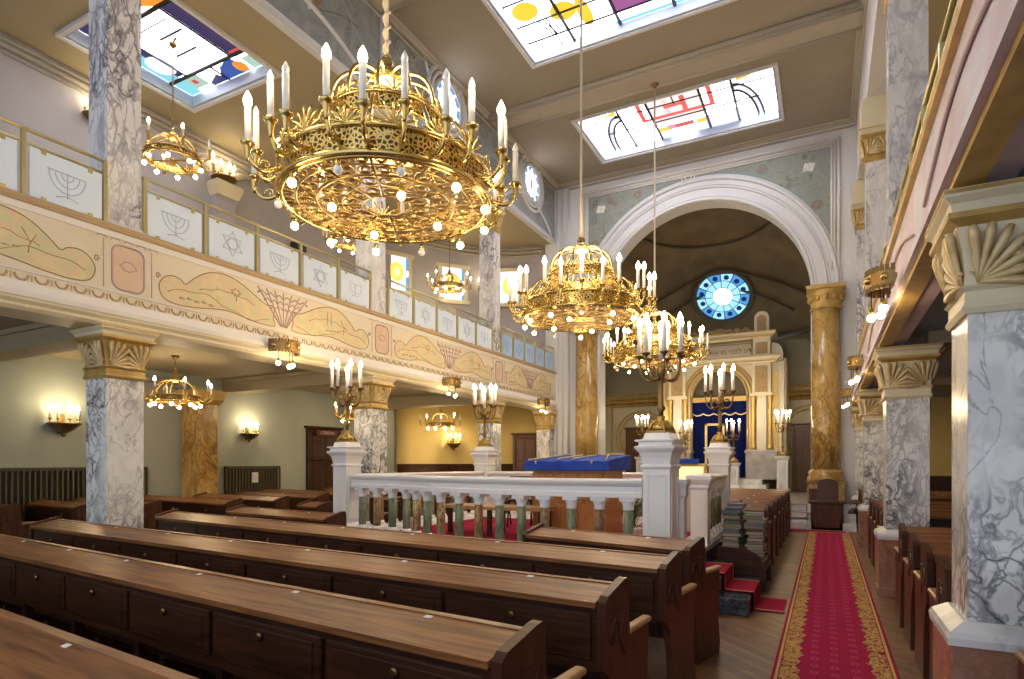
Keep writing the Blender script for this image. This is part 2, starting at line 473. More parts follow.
struct('ceiling',b,M['ceiling'],'high beige plaster ceiling of the nave with skylights','ceiling')
# transverse ceiling beams
for n_,y in enumerate((8.9,13.85)):
    b=MB(); b.bx(XL,.72,y,y+.72,ZC-.12,ZC)
    for yy,zz,r_ in ((y-.02,ZC-.04,.06),(y+.06,ZC-.12,.04),(y+.66,ZC-.12,.04),(y+.74,ZC-.04,.06)):
        b.tube([(XL,yy,zz),(.72,yy,zz)],r_,8)
    struct('trim_%d'%(3+n_),b,M['moulding'],['moulded plaster ceiling beam over the second column pair','moulded plaster ceiling beam between the two nave skylights'][n_],'beam')
# perimeter cornice of the nave
b=MB()
for dx,z,r_ in ((.03,ZC-.05,.07),(.10,ZC-.01,.05),(.02,ZC-.2,.03)):
    b.tube([(XL+dx,-3,z),(XL+dx,YW-dx,z),(.72-dx,YW-dx,z),(.72-dx,-3,z)],r_,8)
struct('trim_5',b,M['moulding'],'plaster cornice around the nave ceiling','cornice')

# left clerestory: spandrel wall with round windows
b=MB()
b.bx(XL-.6,XL,-3,YW,8.95,9.05,1)
b.bx(XL-.12,XL,-3,YW,9.05,ZC,0); b.bx(XL-.1,XL+.025,-3,YW,8.94,9.10,2)
for r_,z,dx in ((.035,8.97,.0),(.03,9.1,.005)):
    b.tube([(XL+dx,-3,z),(XL+dx,YW,z)],r_,6,mat=2)
struct('wall_left_clerestory',b,[M['mural_blue'],M['wing_soffit'],M['blue_white']],'blue grey painted wall above the left gallery','wall')
bays=[(-.4,4.55),(4.55,9.5),(9.5,14.45),(14.45,18.3)]
b=MB()
for (y0,y1) in bays:
    yc=(y0+y1)/2; h=(y1-y0)/2-.3
    P=[]
    for i in range(25):
        t=-1+2*i/24
        P.append((XL+.02,yc+h*t,9.12+.62*(1-t*t)))
    b.tube(P,.045,6)
    for s in (-1,1):
        b.tube([(XL+.02,yc+s*(.62+.05*k*k*.2),9.6+.21*k) for k in range(7)],.035,6)
    b.tube([(XL+.015,y0+.08,9.05),(XL+.015,y0+.08,ZC)],.05,6)
struct('trim_6',b,M['blue_white'],'pale arch mouldings on the left clerestory wall','moulding')
# painted scrolls & figures on the clerestory
b=MB()
def curl(cy,cz,r0,turns,dir=1,n=26,x=XL+.012,ph=0):
    return [(x,cy+dir*(r0*(1-.85*i/n))*cos(ph+turns*2*PI*i/n),cz+(r0*(1-.85*i/n))*sin(ph+turns*2*PI*i/n)) for i in range(n+1)]
for (y0,y1) in bays:
    yc=(y0+y1)/2
    for s in (-1,1):
        for (dy,dz,r_) in ((1.0,10.3,.28),(1.5,10.0,.22),(1.85,9.6,.17),(1.35,10.55,.16),(.9,9.75,.14),(1.75,10.45,.2)):
            if dy < (y1-y0)/2-.3: b.tube(curl(yc+s*dy,dz,r_,1.6,s,ph=dy*3),.014,4,mat=0)
        b.tube([(XL+.012,yc+s*(.75+.16*i),9.65+.12*i*(1-.07*i)) for i in range(8)],.012,4,mat=1)
for y in (6.35,7.85):
    b.ball((XL+.005,y,10.05),(.012,.12,.3),8,6,2)
struct('trim_7',b,[M['mural_line'],M['mural_dark'],M['mural_brown']],'painted scrollwork on the left clerestory wall','mural')

# right side: clerestory strip, gallery outer wall, end wall
b=MB(); b.bx(.72,.9,-3,YW,9.06,ZC); b.bx(.72,1.2,-3,YW,8.95,9.06)
struct('wall_right_clerestory',b,M['blue_white'],'pale grey wall strip above the right gallery columns','wall')
b=MB(); b.bx(5.0,5.2,-3,YW,0,9.2); struct('wall_right',b,M['plaster_yellow'],'yellow plaster outer wall on the right','wall')
b=MB(); b.bx(.72,5.0,YW-.1,YW+.1,0,9.2); struct('wall_right_end',b,M['plaster_yellow'],'yellow end wall of the right aisle','wall')
b=MB(); b.bx(.95,5.0,YW-.16,YW-.1,0,1.35); struct('baseboard_right',b,M['wood'],'dark wood wainscot at the end of the right aisle','wainscot')
b=MB(); b.bx(.9,5.0,-3,YW,9.06,9.2); struct('ceiling_right',b,M['wing_soffit'],'ceiling of the right gallery','ceiling')

# nave end wall with arch
RA=3.05; ZS=6.40
poly=[(XL,0),(XL,ZC),(.72,ZC),(.72,0),(AX+RA,0),(AX+RA,ZS)]
for i in range(1,40): poly.append((AX+RA*cos(PI*i/40),ZS+RA*sin(PI*i/40)))
poly += [(AX-RA,ZS),(AX-RA,0)]
b=MB(); b.prism(poly,lambda a,c,d:(a,d,c),YW,YW+.55)
struct('wall_back',b,M['blue_white'],'end wall of the nave pierced by the great arch','wall')
# archivolt mouldings
b=MB()
def arc(r,y,n=48): return [(AX+r*cos(PI*i/n),y,ZS+r*sin(PI*i/n)) for i in range(n+1)]
for r_,y,t in ((RA+.05,YW-.03,.05),(RA+.14,YW-.03,.025),(RA+.40,YW-.04,.03),(RA+.47,YW-.04,.02),(RA+.66,YW-.04,.06),(RA+.74,YW-.01,.035)):
    b.tube(arc(r_,y),t,6)
vs=[];n=48
for i in range(n+1):
    for r_ in (RA+.04,RA+.7): vs.append((AX+r_*cos(PI*i/n),YW-.035,ZS+r_*sin(PI*i/n)))
b.add(vs,[(2*i,2*i+1,2*i+3,2*i+2) for i in range(n)],0,True)
struct('trim_8',b,M['blue_white'],'white moulded band around the great arch','archivolt')
# keystone medallion
b=MB(); 
for r_ in (.1,.19): b.tube([(AX-.25+r_*cos(2*PI*i/16),YW-.06,10.27+r_*sin(2*PI*i/16)) for i in range(16)],.02,6,closed=True)
struct('trim_9',b,M['fascia_white'],'round medallion over the crown of the arch','medallion')
# frame and spandrels
b=MB()
fo=[(-7.05,7.1),(-7.05,10.47),(.31,10.47),(.31,6.9)]
for k,(dx,t) in enumerate(((0,.04),(.1,.03),(.17,.03))):
    pts=[(fo[0][0]+dx,YW-.03,fo[0][1]),(fo[1][0]+dx,YW-.03,fo[1][1]-dx),(fo[2][0]-dx,YW-.03,fo[2][1]-dx),(fo[3][0]-dx,YW-.03,fo[3][1])]
    for i in range(3): b.tube([pts[i],pts[i+1]],t,6)
struct('trim_10',b,M['fascia_white'],'white frame moulding around the arch spandrels','moulding')
for s,nm in ((-1,'left'),(1,'right')):
    b=MB(); ro=RA+.78
    xe = -6.85 if s<0 else .12
    P=[]
    for i in range(31):
        a=PI/2-(PI/2)*i/30
        x=AX+s*ro*cos(a)
        if (s<0 and x<xe) or (s>0 and x>xe): break
        P.append((x,ZS+ro*sin(a)))
    zl=ZS+math.sqrt(max(0,ro*ro-(xe-AX)**2))
    P.append((xe,zl)); P.append((xe,10.3)); P.append((P[0][0],10.3))
    b.prism(P,lambda a,c,d:(a,d,c),YW-.012,YW+.01)
    o=struct('trim_%s_spandrel'%nm,b,M['mural_green'],'painted spandrel of the great arch on the %s'%nm,'mural')
    b=MB()
    for (dx,z,r_) in ((2.9,9.85,.2),(2.35,9.95,.2),(1.8,10.05,.13),(3.1,9.2,.17),(3.2,8.75,.14),(2.75,9.4,.18)):
        cx=AX+s*dx
        if abs(cx-AX)<3.45: b.tube([(cx+s*(r_*(1-.03*i))*cos(.5*i),YW-.016,z+(r_*(1-.03*i))*sin(.5*i)) for i in range(26)],.012,4,mat=0 if r_>.15 else 2)
    rs_=random.Random(5 if s<0 else 6)
    for k in range(46):
        cx=AX+s*rs_.uniform(.9,3.38); z=rs_.uniform(7.6,10.2); r_=rs_.uniform(.07,.17)
        if math.hypot(cx-AX,z-ZS)<ro+r_+.03 or abs(cx-AX)+r_>3.42 or z+r_>10.28: continue
        b.tube([(cx+(r_*(1-.035*i))*cos(.5*i+k),YW-.015,z+(r_*(1-.035*i))*sin(.5*i+k)*(1 if k%2 else -1)) for i in range(24)],.013,4,mat=(0,3,0,2,3)[k%5])
    cx=AX+s*3.0
    b.prism([(cx-.16,9.75),(cx+.1,9.70),(cx+.16,9.92),(cx-.1,9.97)],lambda a,c,d:(a,d,c),YW-.022,YW-.012,1)
    obj('painted_scroll',b,[M['mural_line'],M['fascia_white'],M['mural_brown'],M['mural_dark']],o)

# corner piers at nave end
b=MB(); b.bx(XL-.3,XL+.16,18.3,18.5,3.3,8.95); b.bx(XL,XL+.5,18.36,18.5,0,ZC-.2)
for dx in (.1,.3,.48): b.tube([(XL+dx,18.35,.3),(XL+dx,18.35,ZC-.25)],.03,6)
struct('wall_back_pier',b,M['blue_white'],'pale fluted corner pier left of the great arch','pier')

# ================================================================== CHANCEL
b=MB(); b.bx(-8.3,1.1,24.5,24.7,0,6.1); b.bx(-8.5,-8.3,19.05,24.7,0,6.2); b.bx(1.1,1.3,19.05,24.7,0,6.2)
struct('wall_apse',b,M['apse_wall'],'back and side walls of the ark chamber','wall')
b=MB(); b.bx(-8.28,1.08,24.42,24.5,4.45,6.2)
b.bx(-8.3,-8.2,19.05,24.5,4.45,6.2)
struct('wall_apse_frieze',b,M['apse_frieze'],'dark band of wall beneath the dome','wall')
b=MB(); 
for z,r_ in ((4.2,.09),(4.34,.05),(4.05,.05),(4.5,.04)): b.tube([(-8.2,19.1,z),(-8.2,24.42,z),(1.0,24.42,z)],r_,8)
struct('trim_11',b,M['gold_paint'],'gilt cornice along the ark chamber wall','cornice')
# dome
DX,DY,DZ=(AX-.18),20.2,6.1; RX,RY,RZ=4.6,5.6,4.1
def domep(th,ph,k=1.0):
    return (DX-RX*k*cos(ph)*cos(th), DY+RY*k*cos(ph)*sin(th), DZ+RZ*k*sin(ph))
b=MB(); nt_,np_=40,16; vs=[];fs=[]
for j in range(np_+1):
    for i in range(nt_+1): vs.append(domep(PI*i/nt_,PI/2*j/np_))
for j in range(np_):
    for i in range(nt_):
        a=j*(nt_+1)+i; fs.append((a,a+1,a+nt_+2,a+nt_+1))
b.add(vs,fs,0,True)
vs=[];fs=[]
for i in range(nt_+1):
    t=PI*i/nt_
    for y in (19.05,DY):
        vs.append((DX-RX*cos(t),y,DZ+RZ*sin(t)))
fs=[(2*i,2*i+1,2*i+3,2*i+2) for i in range(nt_)]
b.add(vs,fs,0,True)

ring=[domep(PI*i/24,0) for i in range(25)]
b.prism([(p[0],p[1]) for p in ring]+[(1.3,DY),(1.3,26),(-8.5,26),(-8.5,DY)],lambda a,c,d:(a,c,d),6.1,6.16); b.bx(-8.5,1.3,19.05,26,10.4,10.5)
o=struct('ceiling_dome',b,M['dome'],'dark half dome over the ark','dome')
b=MB()
for ph_,t in ((.10,.09),(1.05,.05)):
    b.tube([domep(PI*i/30,ph_,.985) for i in range(31)],t,6)
for c0,c1,w_ in ((.30,.62,.30),(.34,.78,.22)):
    b.tube([domep(PI*(w_+(1-2*w_)*i/30),c0+(c1-c0)*sin(PI*i/30),.985) for i in range(31)],.05,6)
obj('rib',b,M['dome_rib'],o)
# rose window on the dome
ph=.56; pc=Vector(domep(PI/2,ph,.965)); 
nrm=Vector((0,-cos(ph)/RY,-sin(ph)/RZ)).normalized()
rose=thing('window_1','round blue and white stained glass window in the dome above the ark','window',tuple(pc),0,None,'structure')
rose.rotation_euler=Vector(nrm).to_track_quat('Z','Y').to_euler()
b=MB(); b.tube([(1.09*cos(2*PI*i/48),1.09*sin(2*PI*i/48),0) for i in range(48)],.11,8,closed=True)
obj('frame',b,M['dome_rib'],rose)
b=MB()
cols=[glass((.10,.38,.85),.55),glass((.35,.72,.95),.75),glass((.01,.03,.14),.5),glass((1,1,1),.6),glass((.05,.20,.62),.5)]
def ringseg(b,r0,r1,a0,a1,m,z=0,n=5):
    vs=[]
    for i in range(n+1):
        a=a0+(a1-a0)*i/n
        vs += [(r0*cos(a),r0*sin(a),z),(r1*cos(a),r1*sin(a),z)]
    b.add(vs,[(2*i,2*i+1,2*i+3,2*i+2) for i in range(n)],m)
b.add([(.36*cos(2*PI*i/24),.36*sin(2*PI*i/24),0) for i in range(24)],[tuple(range(24))],3)
for k in range(12):
    a0=2*PI*k/12+.02; a1=2*PI*(k+1)/12-.02
    ringseg(b,.38,.66,a0,a1,1)
    ringseg(b,.66,1.05,a0,a1,0 if k%2 else 1)
    am=(a0+a1)/2
    b.add([(.80*cos(am)+.10*cos(2*PI*i/12),.80*sin(am)+.10*sin(2*PI*i/12),.004) for i in range(12)],[tuple(range(12))],2)
obj('glass',b,cols,rose)
b=MB()
for k in range(12):
    a=2*PI*k/12; b.tube([(.36*cos(a),.36*sin(a),.006),(1.05*cos(a),1.05*sin(a),.006)],.012,4)
for r_ in (.37,.66): b.tube([(r_*cos(2*PI*i/36),r_*sin(2*PI*i/36),.006) for i in range(36)],.012,4,closed=True)
obj('lead',b,M['black'],rose)

# apse wall panels with round mouldings + doors
def apse_panel(n,cx,label):
    b=MB()
    for r_ in (1.05,.9): b.tube([(cx+r_*cos(2*PI*i/36),24.47,2.75+r_*sin(2*PI*i/36)) for i in range(36)],.035,6,closed=True)
    for r_ in (1.25,):
        b.tube([(cx-r_,24.47,.7),(cx-r_,24.47,4.0),(cx+r_,24.47,4.0),(cx+r_,24.47,.7)],.035,6)
    struct('trim_%d'%n,b,M['gold_paint'],label,'moulding')
apse_panel(12,-6.75,'circular wall moulding around the door left of the ark')
apse_panel(13,-.45,'circular wall moulding around the door right of the ark')
def panel_door(name,label,loc,rz,w,h,mt,panels=(2,3),crown=True,kind='structure'):
    d=thing(name,label,'door',loc,rz,None,kind)
    b=MB(); b.cbox(-w/2,w/2,-.05,.03,0,h,.01); obj('leaf',b,mt,d)
    b=MB()
    nx,nz=panels; px=w/nx; pz=h/nz
    for i in range(nx):
        for j in range(nz):
            x0=-w/2+px*i+.05; x1=x0+px-.1; z0=pz*j+.07; z1=z0+pz-.14
            b.cbox(x0,x1,-.075,-.05,z0,z1,.012)
    obj('panel',b,mt,d)
    b=MB(); t=.09
    b.cbox(-w/2-t,-w/2,-.1,.03,0,h+t,.01); b.cbox(w/2,w/2+t,-.1,.03,0,h+t,.01); b.cbox(-w/2-t,w/2+t,-.1,.03,h,h+t,.01)
    if crown: b.sq([(w/2+t,.07,0),(w/2+t+.06,.1,.05),(w/2+t+.06,.1,.09)],(0,-.03,h+t))
    obj('door_frame',b,mt,d)
    b=MB(); b.ball((w*.36,-.1,h*.45),.03,8,6); obj('door_handle',b,M['brass'],d)
    return d
panel_door('door_1','brown panelled door left of the ark',(-6.9,24.46,.6),0,.8,2.35,M['wood_door'])
panel_door('door_2','brown panelled door right of the ark',(-.62,24.46,.6),0,.8,2.35,M['wood_door'])

# ================================================================== ARK
ark=thing('holy_ark','tall cream and gilt marble ark with round arch and attic','ark',(AX,22.9,.6))
def A(name,b,mt,par=None): return obj(name,b,mt,par or ark)
b=MB(); b.bx(-2.2,2.2,.05,1.5,.5,4.72); b.bx(-1.7,1.7,.05,1.4,4.72,5.4)
b2=MB(); 
# body with arch opening
po=[(-1.65,.55),(-1.65,4.55),(1.65,4.55),(1.65,.55),(.95,.55),(.95,3.45)]
for i in range(1,24): po.append((.95*cos(PI*i/24),3.45+.95*sin(PI*i/24)))
po += [(-.95,3.45),(-.95,.55)]
b2.prism(po,lambda a,c,d:(a,d,c),-.25,.05)
A('facade',b2,M['ark_white'])
A('body',b,M['ark_white'])
b=MB()
for r_,t in ((.97,.05),(1.10,.035),(1.2,.05)):
    b.tube([(r_*cos(PI*i/24),-.27,3.45+r_*sin(PI*i/24)) for i in range(25)],t,6)
    for s in (-1,1): b.tube([(s*r_,-.27,.6),(s*r_,-.27,3.45)],t*.8,6)
A('arch_moulding',b,M['ark_gold'])
b=MB(); b.prism([(.95*cos(PI*i/24),3.45+.95*sin(PI*i/24)) for i in range(25)],lambda a,c,d:(a,d,c),0,.04); A('tympanum',b,M['dome_rib'])
b=MB(); b.bx(-1.15,1.15,-.2,.02,3.28,3.45); A('lintel',b,M['ark_gold'])
# curtain with folds
b=MB(); vs=[];n=60
for i in range(n+1):
    x=-.93+1.86*i/n; y=-.1+.035*sin(i*1.35)
    vs += [(x,y,.55),(x,y,3.25)]
b.add(vs,[(2*i,2*i+2,2*i+3,2*i+1) for i in range(n)],0,True)
cu=A('curtain',b,M['velvet_dark'])
b=MB(); vs=[];n=60
for i in range(n+1):
    x=-.93+1.86*i/n; y=-.17+.02*sin(i*.9); zb=2.86-.07*abs(sin(PI*5*i/n))
    vs += [(x,y,zb),(x,y,3.27)]
b.add(vs,[(2*i,2*i+2,2*i+3,2*i+1) for i in range(n)],0,True)
va=A('valance',b,M['velvet_dark'])
b=MB(); b.tube([(-.93+1.86*i/n,-.19,2.86-.07*abs(sin(PI*5*i/n))) for i in range(n+1)],.025,5)
obj('fringe',b,M['gold_thread'],va)
b=MB(); 
for x0,x1,z0,z1 in ((-.5,-.42,.9,2.5),(.1,.18,.9,2.5),(-.5,.18,2.42,2.5)): b.bx(x0,x1,-.17,-.14,z0,z1)
obj('embroidery',b,M['gold_thread'],cu)
for s in (-1,1):
    b=MB(); b.bx(s*1.44-.5,s*1.44+.5,-.6,.04,.5,1.45); b.sq([(.54,.33,0),(.54,.33,.06),(.5,.31,.1)],(s*1.44,-.28,1.42)); A('plinth',b,M['grey_marble'])
    for dx,mt,rr in ((-.27,M['ark_gold'],.07),(.27,M['ark_gold'],.07)):
        b=MB(); b.lathe([(rr*1.5,0),(rr*1.5,.1),(rr*1.15,.16),(rr,.24),(rr*.9,1.65),(rr*1.1,1.70),(rr*1.5,1.84),(rr*1.6,1.88)],(s*(1.44+dx),-.36,1.52),14); A('column',b,mt)
    b=MB(); b.bx(s*1.44-.15,s*1.44+.15,-.4,0,1.5,3.5); A('pilaster',b,M['ark_white'])
    b=MB(); b.bx(s*1.44-.36,s*1.44+.36,-.47,0,3.4,3.50); b.bx(s*1.44-.3,s*1.44+.3,-.5,0,3.5,4.55); A('pier',b,M['ark_white'])
    b=MB(); b.bx(s*1.44-.2,s*1.44+.2,-.53,-.49,3.52,4.42); A('panel',b,M['ark_panel'])
    b=MB(); b.bx(s*1.44-.28,s*1.44+.28,-.42,.1,4.8,5.4); A('attic_block',b,M['ark_white'])
    b=MB(); b.bx(s*1.44-.19,s*1.44+.19,-.45,-.41,4.87,5.25); A('panel',b,M['ark_panel'])
    pts=[(-.24,0),(.24,0),(.24,.5)]+[(.24*cos(PI*i/10),.5+.24*sin(PI*i/10)) for i in range(1,10)]+[(-.24,.5)]
    b=MB(); b.prism(pts,lambda a,c,d:(s*1.44+a,d,5.6+c),-.4,.0); A('acroterion',b,M['ark_white'])
    pts=[(-.15,.05),(.15,.05),(.15,.45)]+[(.15*cos(PI*i/8),.45+.15*sin(PI*i/8)) for i in range(1,8)]+[(-.15,.45)]
    b=MB(); b.prism(pts,lambda a,c,d:(s*1.44+a,d,5.6+c),-.43,-.39); A('panel',b,M['ark_panel'])
    # outer wing with rounded shoulder
    pts=[(0,0),(.36,0),(.36,.28)]+[(.36*cos(PI/2*i/8),.28+.36*sin(PI/2*i/8)) for i in range(1,9)]
    b=MB(); b.prism(pts,lambda a,c,d:(s*(1.74+a),d,4.62+c),-.2,.3); A('shoulder',b,M['ark_white'])
    b=MB(); b.bx(min(s*1.75,s*2.15),max(s*1.75,s*2.15),-.22,.3,.5,4.6); A('side_wing',b,M['ark_white'])
    b=MB(); b.bx(min(s*1.8,s*1.95),max(s*1.8,s*1.95),-.26,-.2,1.5,4.3); A('gilt_strip',b,M['ark_gold'])
b=MB(); b.sq([(1.9,.45,0),(1.95,.5,.08),(2.05,.56,.16),(2.05,.56,.2)],(0,-.05,4.55)); b.sq([(1.75,.4,0),(1.8,.46,.08),(1.9,.52,.16),(1.9,.52,.2)],(0,-.05,5.4)); A('entablature',b,M['ark_white'])
b=MB()
for z,x in ((4.6,1.93),(4.78,2.06),(5.45,1.8),(5.61,1.9)): b.bx(-x,x,-.58,-.5,z-.02,z+.02)
A('gilt_line',b,M['ark_gold'])
b=MB(); b.bx(-1.1,1.1,-.08,.02,4.8,5.38); 
A('inscription_panel',b,M['ark_white'])
b=MB()
for x0,x1,z0,z1 in ((-1.1,1.1,4.84,4.87),(-1.1,1.1,5.3,5.33),(-1.1,-1.07,4.84,5.33),(1.07,1.1,4.84,5.33)): b.bx(x0,x1,-.10,-.07,z0,z1)
A('inscription_frame',b,M['ark_panel'])
fc=bpy.data.curves.new('inscription','FONT'); fc.body='\u05d3\u05e2 \u05dc\u05e4\u05e0\u05d9 \u05de\u05d9 \u05d0\u05ea\u05d4 \u05e2\u05d5\u05de\u05d3'[::-1]
fc.size=.25; fc.align_x='CENTER'; fc.extrude=.006
fo_=bpy.data.objects.new('inscription',fc); COL.objects.link(fo_); fo_.parent=ark; fo_.location=(0,-.09,4.98); fo_.rotation_euler=(R(90),0,0)
fc.materials.append(M['mural_brown']); fo_=tomesh(fo_)
b=MB(); 
for s in (-1,1): b.tube([(s*(.2+.9*i/20),-.2,5.68+.12*abs(sin(i*.5))) for i in range(21)],[.05+.03*abs(sin(i*.9)) for i in range(21)],6)
b.ball((0,-.2,5.75),(.3,.1,.16),10,6)
A('cresting',b,M['ark_panel'])
b=MB(); 
for i in range(3): b.bx(-1.2-.16*(2-i)-.3,1.2+.16*(2-i)+.3,-1.6+.3*i,-.02,.17*i,.17*(i+1))
A('step',b,M['white_marble'])

# ================================================================== SKYLIGHTS
def skylight(name,label,rect,zc,polys,lines,depth=.20):
    x0,x1,y0,y1=rect
    s=thing(name,label,'skylight',((x0+x1)/2,(y0+y1)/2,zc),0,None,'structure')
    w=(x1-x0)/2; l=(y1-y0)/2
    b=MB()
    t=.10
    def ringb(b,X,Y,tt,z0,z1):
        b.bx(-X,X,-Y,-Y+tt,z0,z1); b.bx(-X,X,Y-tt,Y,z0,z1); b.bx(-X,-X+tt,-Y+tt,Y-tt,z0,z1); b.bx(X-tt,X,-Y+tt,Y-tt,z0,z1)
    ringb(b,w,l,.075,-.06,.04); obj('frame',b,M['blue_white'],s)
    b=MB(); ringb(b,w-.076,l-.076,.05,-.02,depth+.02); obj('reveal',b,M['reveal'],s)
    mats=[];idx={}
    b=MB(); gw,gl=w-.14,l-.14
    def P(a,c,z): return (-gw+2*gw*a,-gl+2*gl*c,z)
    for k,(pts,col,st) in enumerate(polys):
        m=glass(col,st if col==Wt else st*(1.0 if col==La else .75))
        if m not in idx: idx[m]=len(mats); mats.append(m)
        z=depth-.0015*(0 if k==0 else 1+k%7)
        vs=[P(a,c,z) for a,c in pts]
        b.add(vs,[tuple(range(len(vs)))],idx[m])
    obj('glass',b,mats,s)
    b=MB()
    for pts,r_ in lines: b.tube([P(a,c,depth-.025) for a,c in pts],r_*1.8,4)
    obj('lead',b,M['black'],s)
    b=MB(); b.bx(-w,w,-l,l,depth+.03,depth+.05); obj('roof_pane',b,M['blue_white'],s)
    return s
Wt=(.93,.95,1.0); Re=(.85,.12,.10); Ye=(1.0,.66,.05); Pu=(.30,.09,.28); Na=(.035,.025,.09); Cy=(.25,.72,.85); Or=(.90,.32,.03); Bl=(.04,.10,.42); Gr=(.45,.66,.55); La=(.70,.72,.95)
full=[(0,0),(1,0),(1,1),(0,1)]
def rect(a0,a1,c0,c1): return [(a0,c0),(a1,c0),(a1,c1),(a0,c1)]
def arcpts(ca,cc,ra,rc,a0,a1,n=10): return [(ca+ra*cos(a0+(a1-a0)*i/n),cc+rc*sin(a0+(a1-a0)*i/n)) for i in range(n+1)]
# menorah skylight
polys=[(full,Wt,1.0),(rect(.36,.46,.72,1),La,.8),(rect(.56,.80,.72,1),La,.8)]
Pk=(.95,.72,.72)
polys.append((rect(.36,.64,.10,.70),Pk,1.0))
for k,(h) in enumerate((.20,.13,.06)):
    polys.append((rect(.5-h,.5-h+.026,.14+.02*k,.54-.03*k),Re,.8)); polys.append((rect(.5+h-.026,.5+h,.14+.02*k,.54-.03*k),Re,.8)); polys.append((rect(.5-h,.5+h,.48-.09*k,.54-.09*k),Re,.8))
polys += [(rect(.35,.60,.02,.13),Re,.8),(rect(.488,.512,.3,.72),Ye,.8),([(.38,.84),(.62,.84),(.58,.74),(.42,.74)],Re,.6),(rect(.36,.42,.76,.84),Ye,.8),(rect(.58,.64,.76,.84),Ye,.8),(rect(.42,.55,.84,1.0),Wt,1.0),([(.10,.2),(.19,.14),(.18,.24)],Ye,.8),([(.83,.1),(.9,.16),(.82,.22)],Ye,.8)]
for s_ in (0,1):
    o1=arcpts(.2,.98,.13,.75,PI,PI*1.5,10); o2=arcpts(.2,.98,.10,.62,PI,PI*1.5,10)
    q=o1+o2[::-1]
    if s_: q=[(1-a,c) for a,c in q]
    polys.append((q,La,.85))
lines=[([(a,0),(a,1)],.02) for a in (.2,.36,.64,.8)]+[([(0,c),(1,c)],.011) for c in (.27,.58)]+[([(.5,0),(.5,.3)],.01)]
for s_ in (0,1):
    for ra,rc in ((.13,.75),(.10,.62)):
        q=arcpts(.2,.98,ra,rc,PI,PI*1.5,10)
        if s_: q=[(1-a,c) for a,c in q]
        lines.append((q,.018))
skylight('window_2','stained glass skylight with a red menorah, nearest the great arch',SK2,ZC,polys,lines)
# second nave skylight
polys=[(full,Wt,1.0),(rect(0,.06,.0,1),Wt,1),(arcpts(.07,.45,.06,.12,0,2*PI,14),Ye,.8),(arcpts(.22,.6,.06,.12,0,2*PI,14),Ye,.8),(rect(.42,.66,.50,.84),Pu,.9),(rect(.47,.55,.40,.60),Re,.5),(rect(.72,.95,.62,.76),Bl,.9),
 (rect(.42,1,.84,.96),Wt,1.0),(rect(.40,.86,.96,1),Cy,.8),(rect(.66,.72,.60,.84),Ye,.7),(rect(.72,.86,.4,.60),Or,.7),(rect(.86,.9,.84,.92),Re,.6),(rect(.1,.4,.1,.3),La,.9),(rect(.58,.62,.78,.84),Cy,.8),(arcpts(.3,.7,.03,.2,0,2*PI,12),Ye,.8),(rect(.66,1,.72,.84),Pu,.8)]
lines=[([(a,0),(a,1)],.022) for a in (.2,.42,.66,.86)]+[([(0,c),(1,c)],.014) for c in (.3,.6,.84)]+[([(.1,.6),(.13,.84)],.01),([(.12,.6),(.15,.84)],.01),([(.14,.6),(.14,1)],.01)]
skylight('window_3','stained glass skylight with purple and yellow panes over the nave',SK1,ZC,polys,lines)
# wing skylight
polys=[(full,Wt,1.0),(rect(.76,.97,.0,.82),Na,.9),(rect(.0,.22,.0,.78),Na,.9),(rect(.0,.13,.3,1),Cy,.75),(arcpts(.14,.62,.11,.12,0,2*PI,14),La,.9),(rect(.13,.3,.80,.96),Gr,.7),(rect(.18,.23,.86,.91),Re,.5),
 ([(.55,.86),(.72,.80),(.76,1),(.40,1)],Bl,.7),(arcpts(.72,.93,.06,.07,0,2*PI,12),Or,.7),(rect(.80,1,.86,1),Gr,.7),(rect(.78,.9,.76,.83),Re,.6),([(.45,0),(.97,0),(.97,.2),(.75,.2),(.6,.12)],Or,.8),(rect(.6,.8,.02,.06),Re,.6),(rect(.97,1,0,.85),Wt,1),([(.30,.96),(.45,.9),(.5,1),(.3,1)],Na,.9),(rect(0,.2,0,.12),Or,.8)]
lines=[([(0,c),(1,c)],.025) for c in (.2,.8)]+[([(.76,.2),(.76,.8)],.012),([(.22,.2),(.22,.8)],.012),([(.45,.42),(.7,.42)],.014),([(.38,.6),(.62,.6)],.014),([(.45,.5),(.58,.46)],.01),([(.5,.8),(.5,1)],.012),([(.33,.3),(.7,.3)],.008)]
lines+=[([(.35+.05*k,.22),(.35+.05*k,.78)],.003) for k in range(8)]
skylight('window_4','stained glass skylight with navy, orange and white panes over the left gallery',SK3,9.05,polys,lines)
# clerestory round windows
for n_,yc in enumerate((11.97,16.55)):
    w=thing('window_%d'%(5+n_),['round stained glass window over the middle of the left gallery','round stained glass window nearest the great arch, above the left gallery'][n_],'window',(XL,yc,10.2),0,None,'structure')
    w.rotation_euler=(0,R(90),0)
    b=MB()
    for r_,t,z in ((.80,.06,.02),(.66,.05,.03),(.53,.05,.03)): b.tube([(r_*cos(2*PI*i/36),r_*sin(2*PI*i/36),z) for i in range(36)],t,6,closed=True)
    obj('frame',b,M['blue_white'],w)
    b=MB(); cs=[glass(Wt,.6),glass((.10,.28,.75),.7),glass((.6,.2,.3),.7),glass(Ye,.7)]
    b.add([(.5*cos(2*PI*i/28),.5*sin(2*PI*i/28),.025) for i in range(28)],[tuple(range(28))],0)
    for k in range(10): ringseg(b,.38,.5,2*PI*k/10,2*PI*(k+.8)/10,1,.028,3)
    b.add([(.02+.2*cos(2*PI*i/6),.1*sin(2*PI*i/6),.03) for i in range(6)],[tuple(range(6))],2)
    obj('glass',b,cs,w)
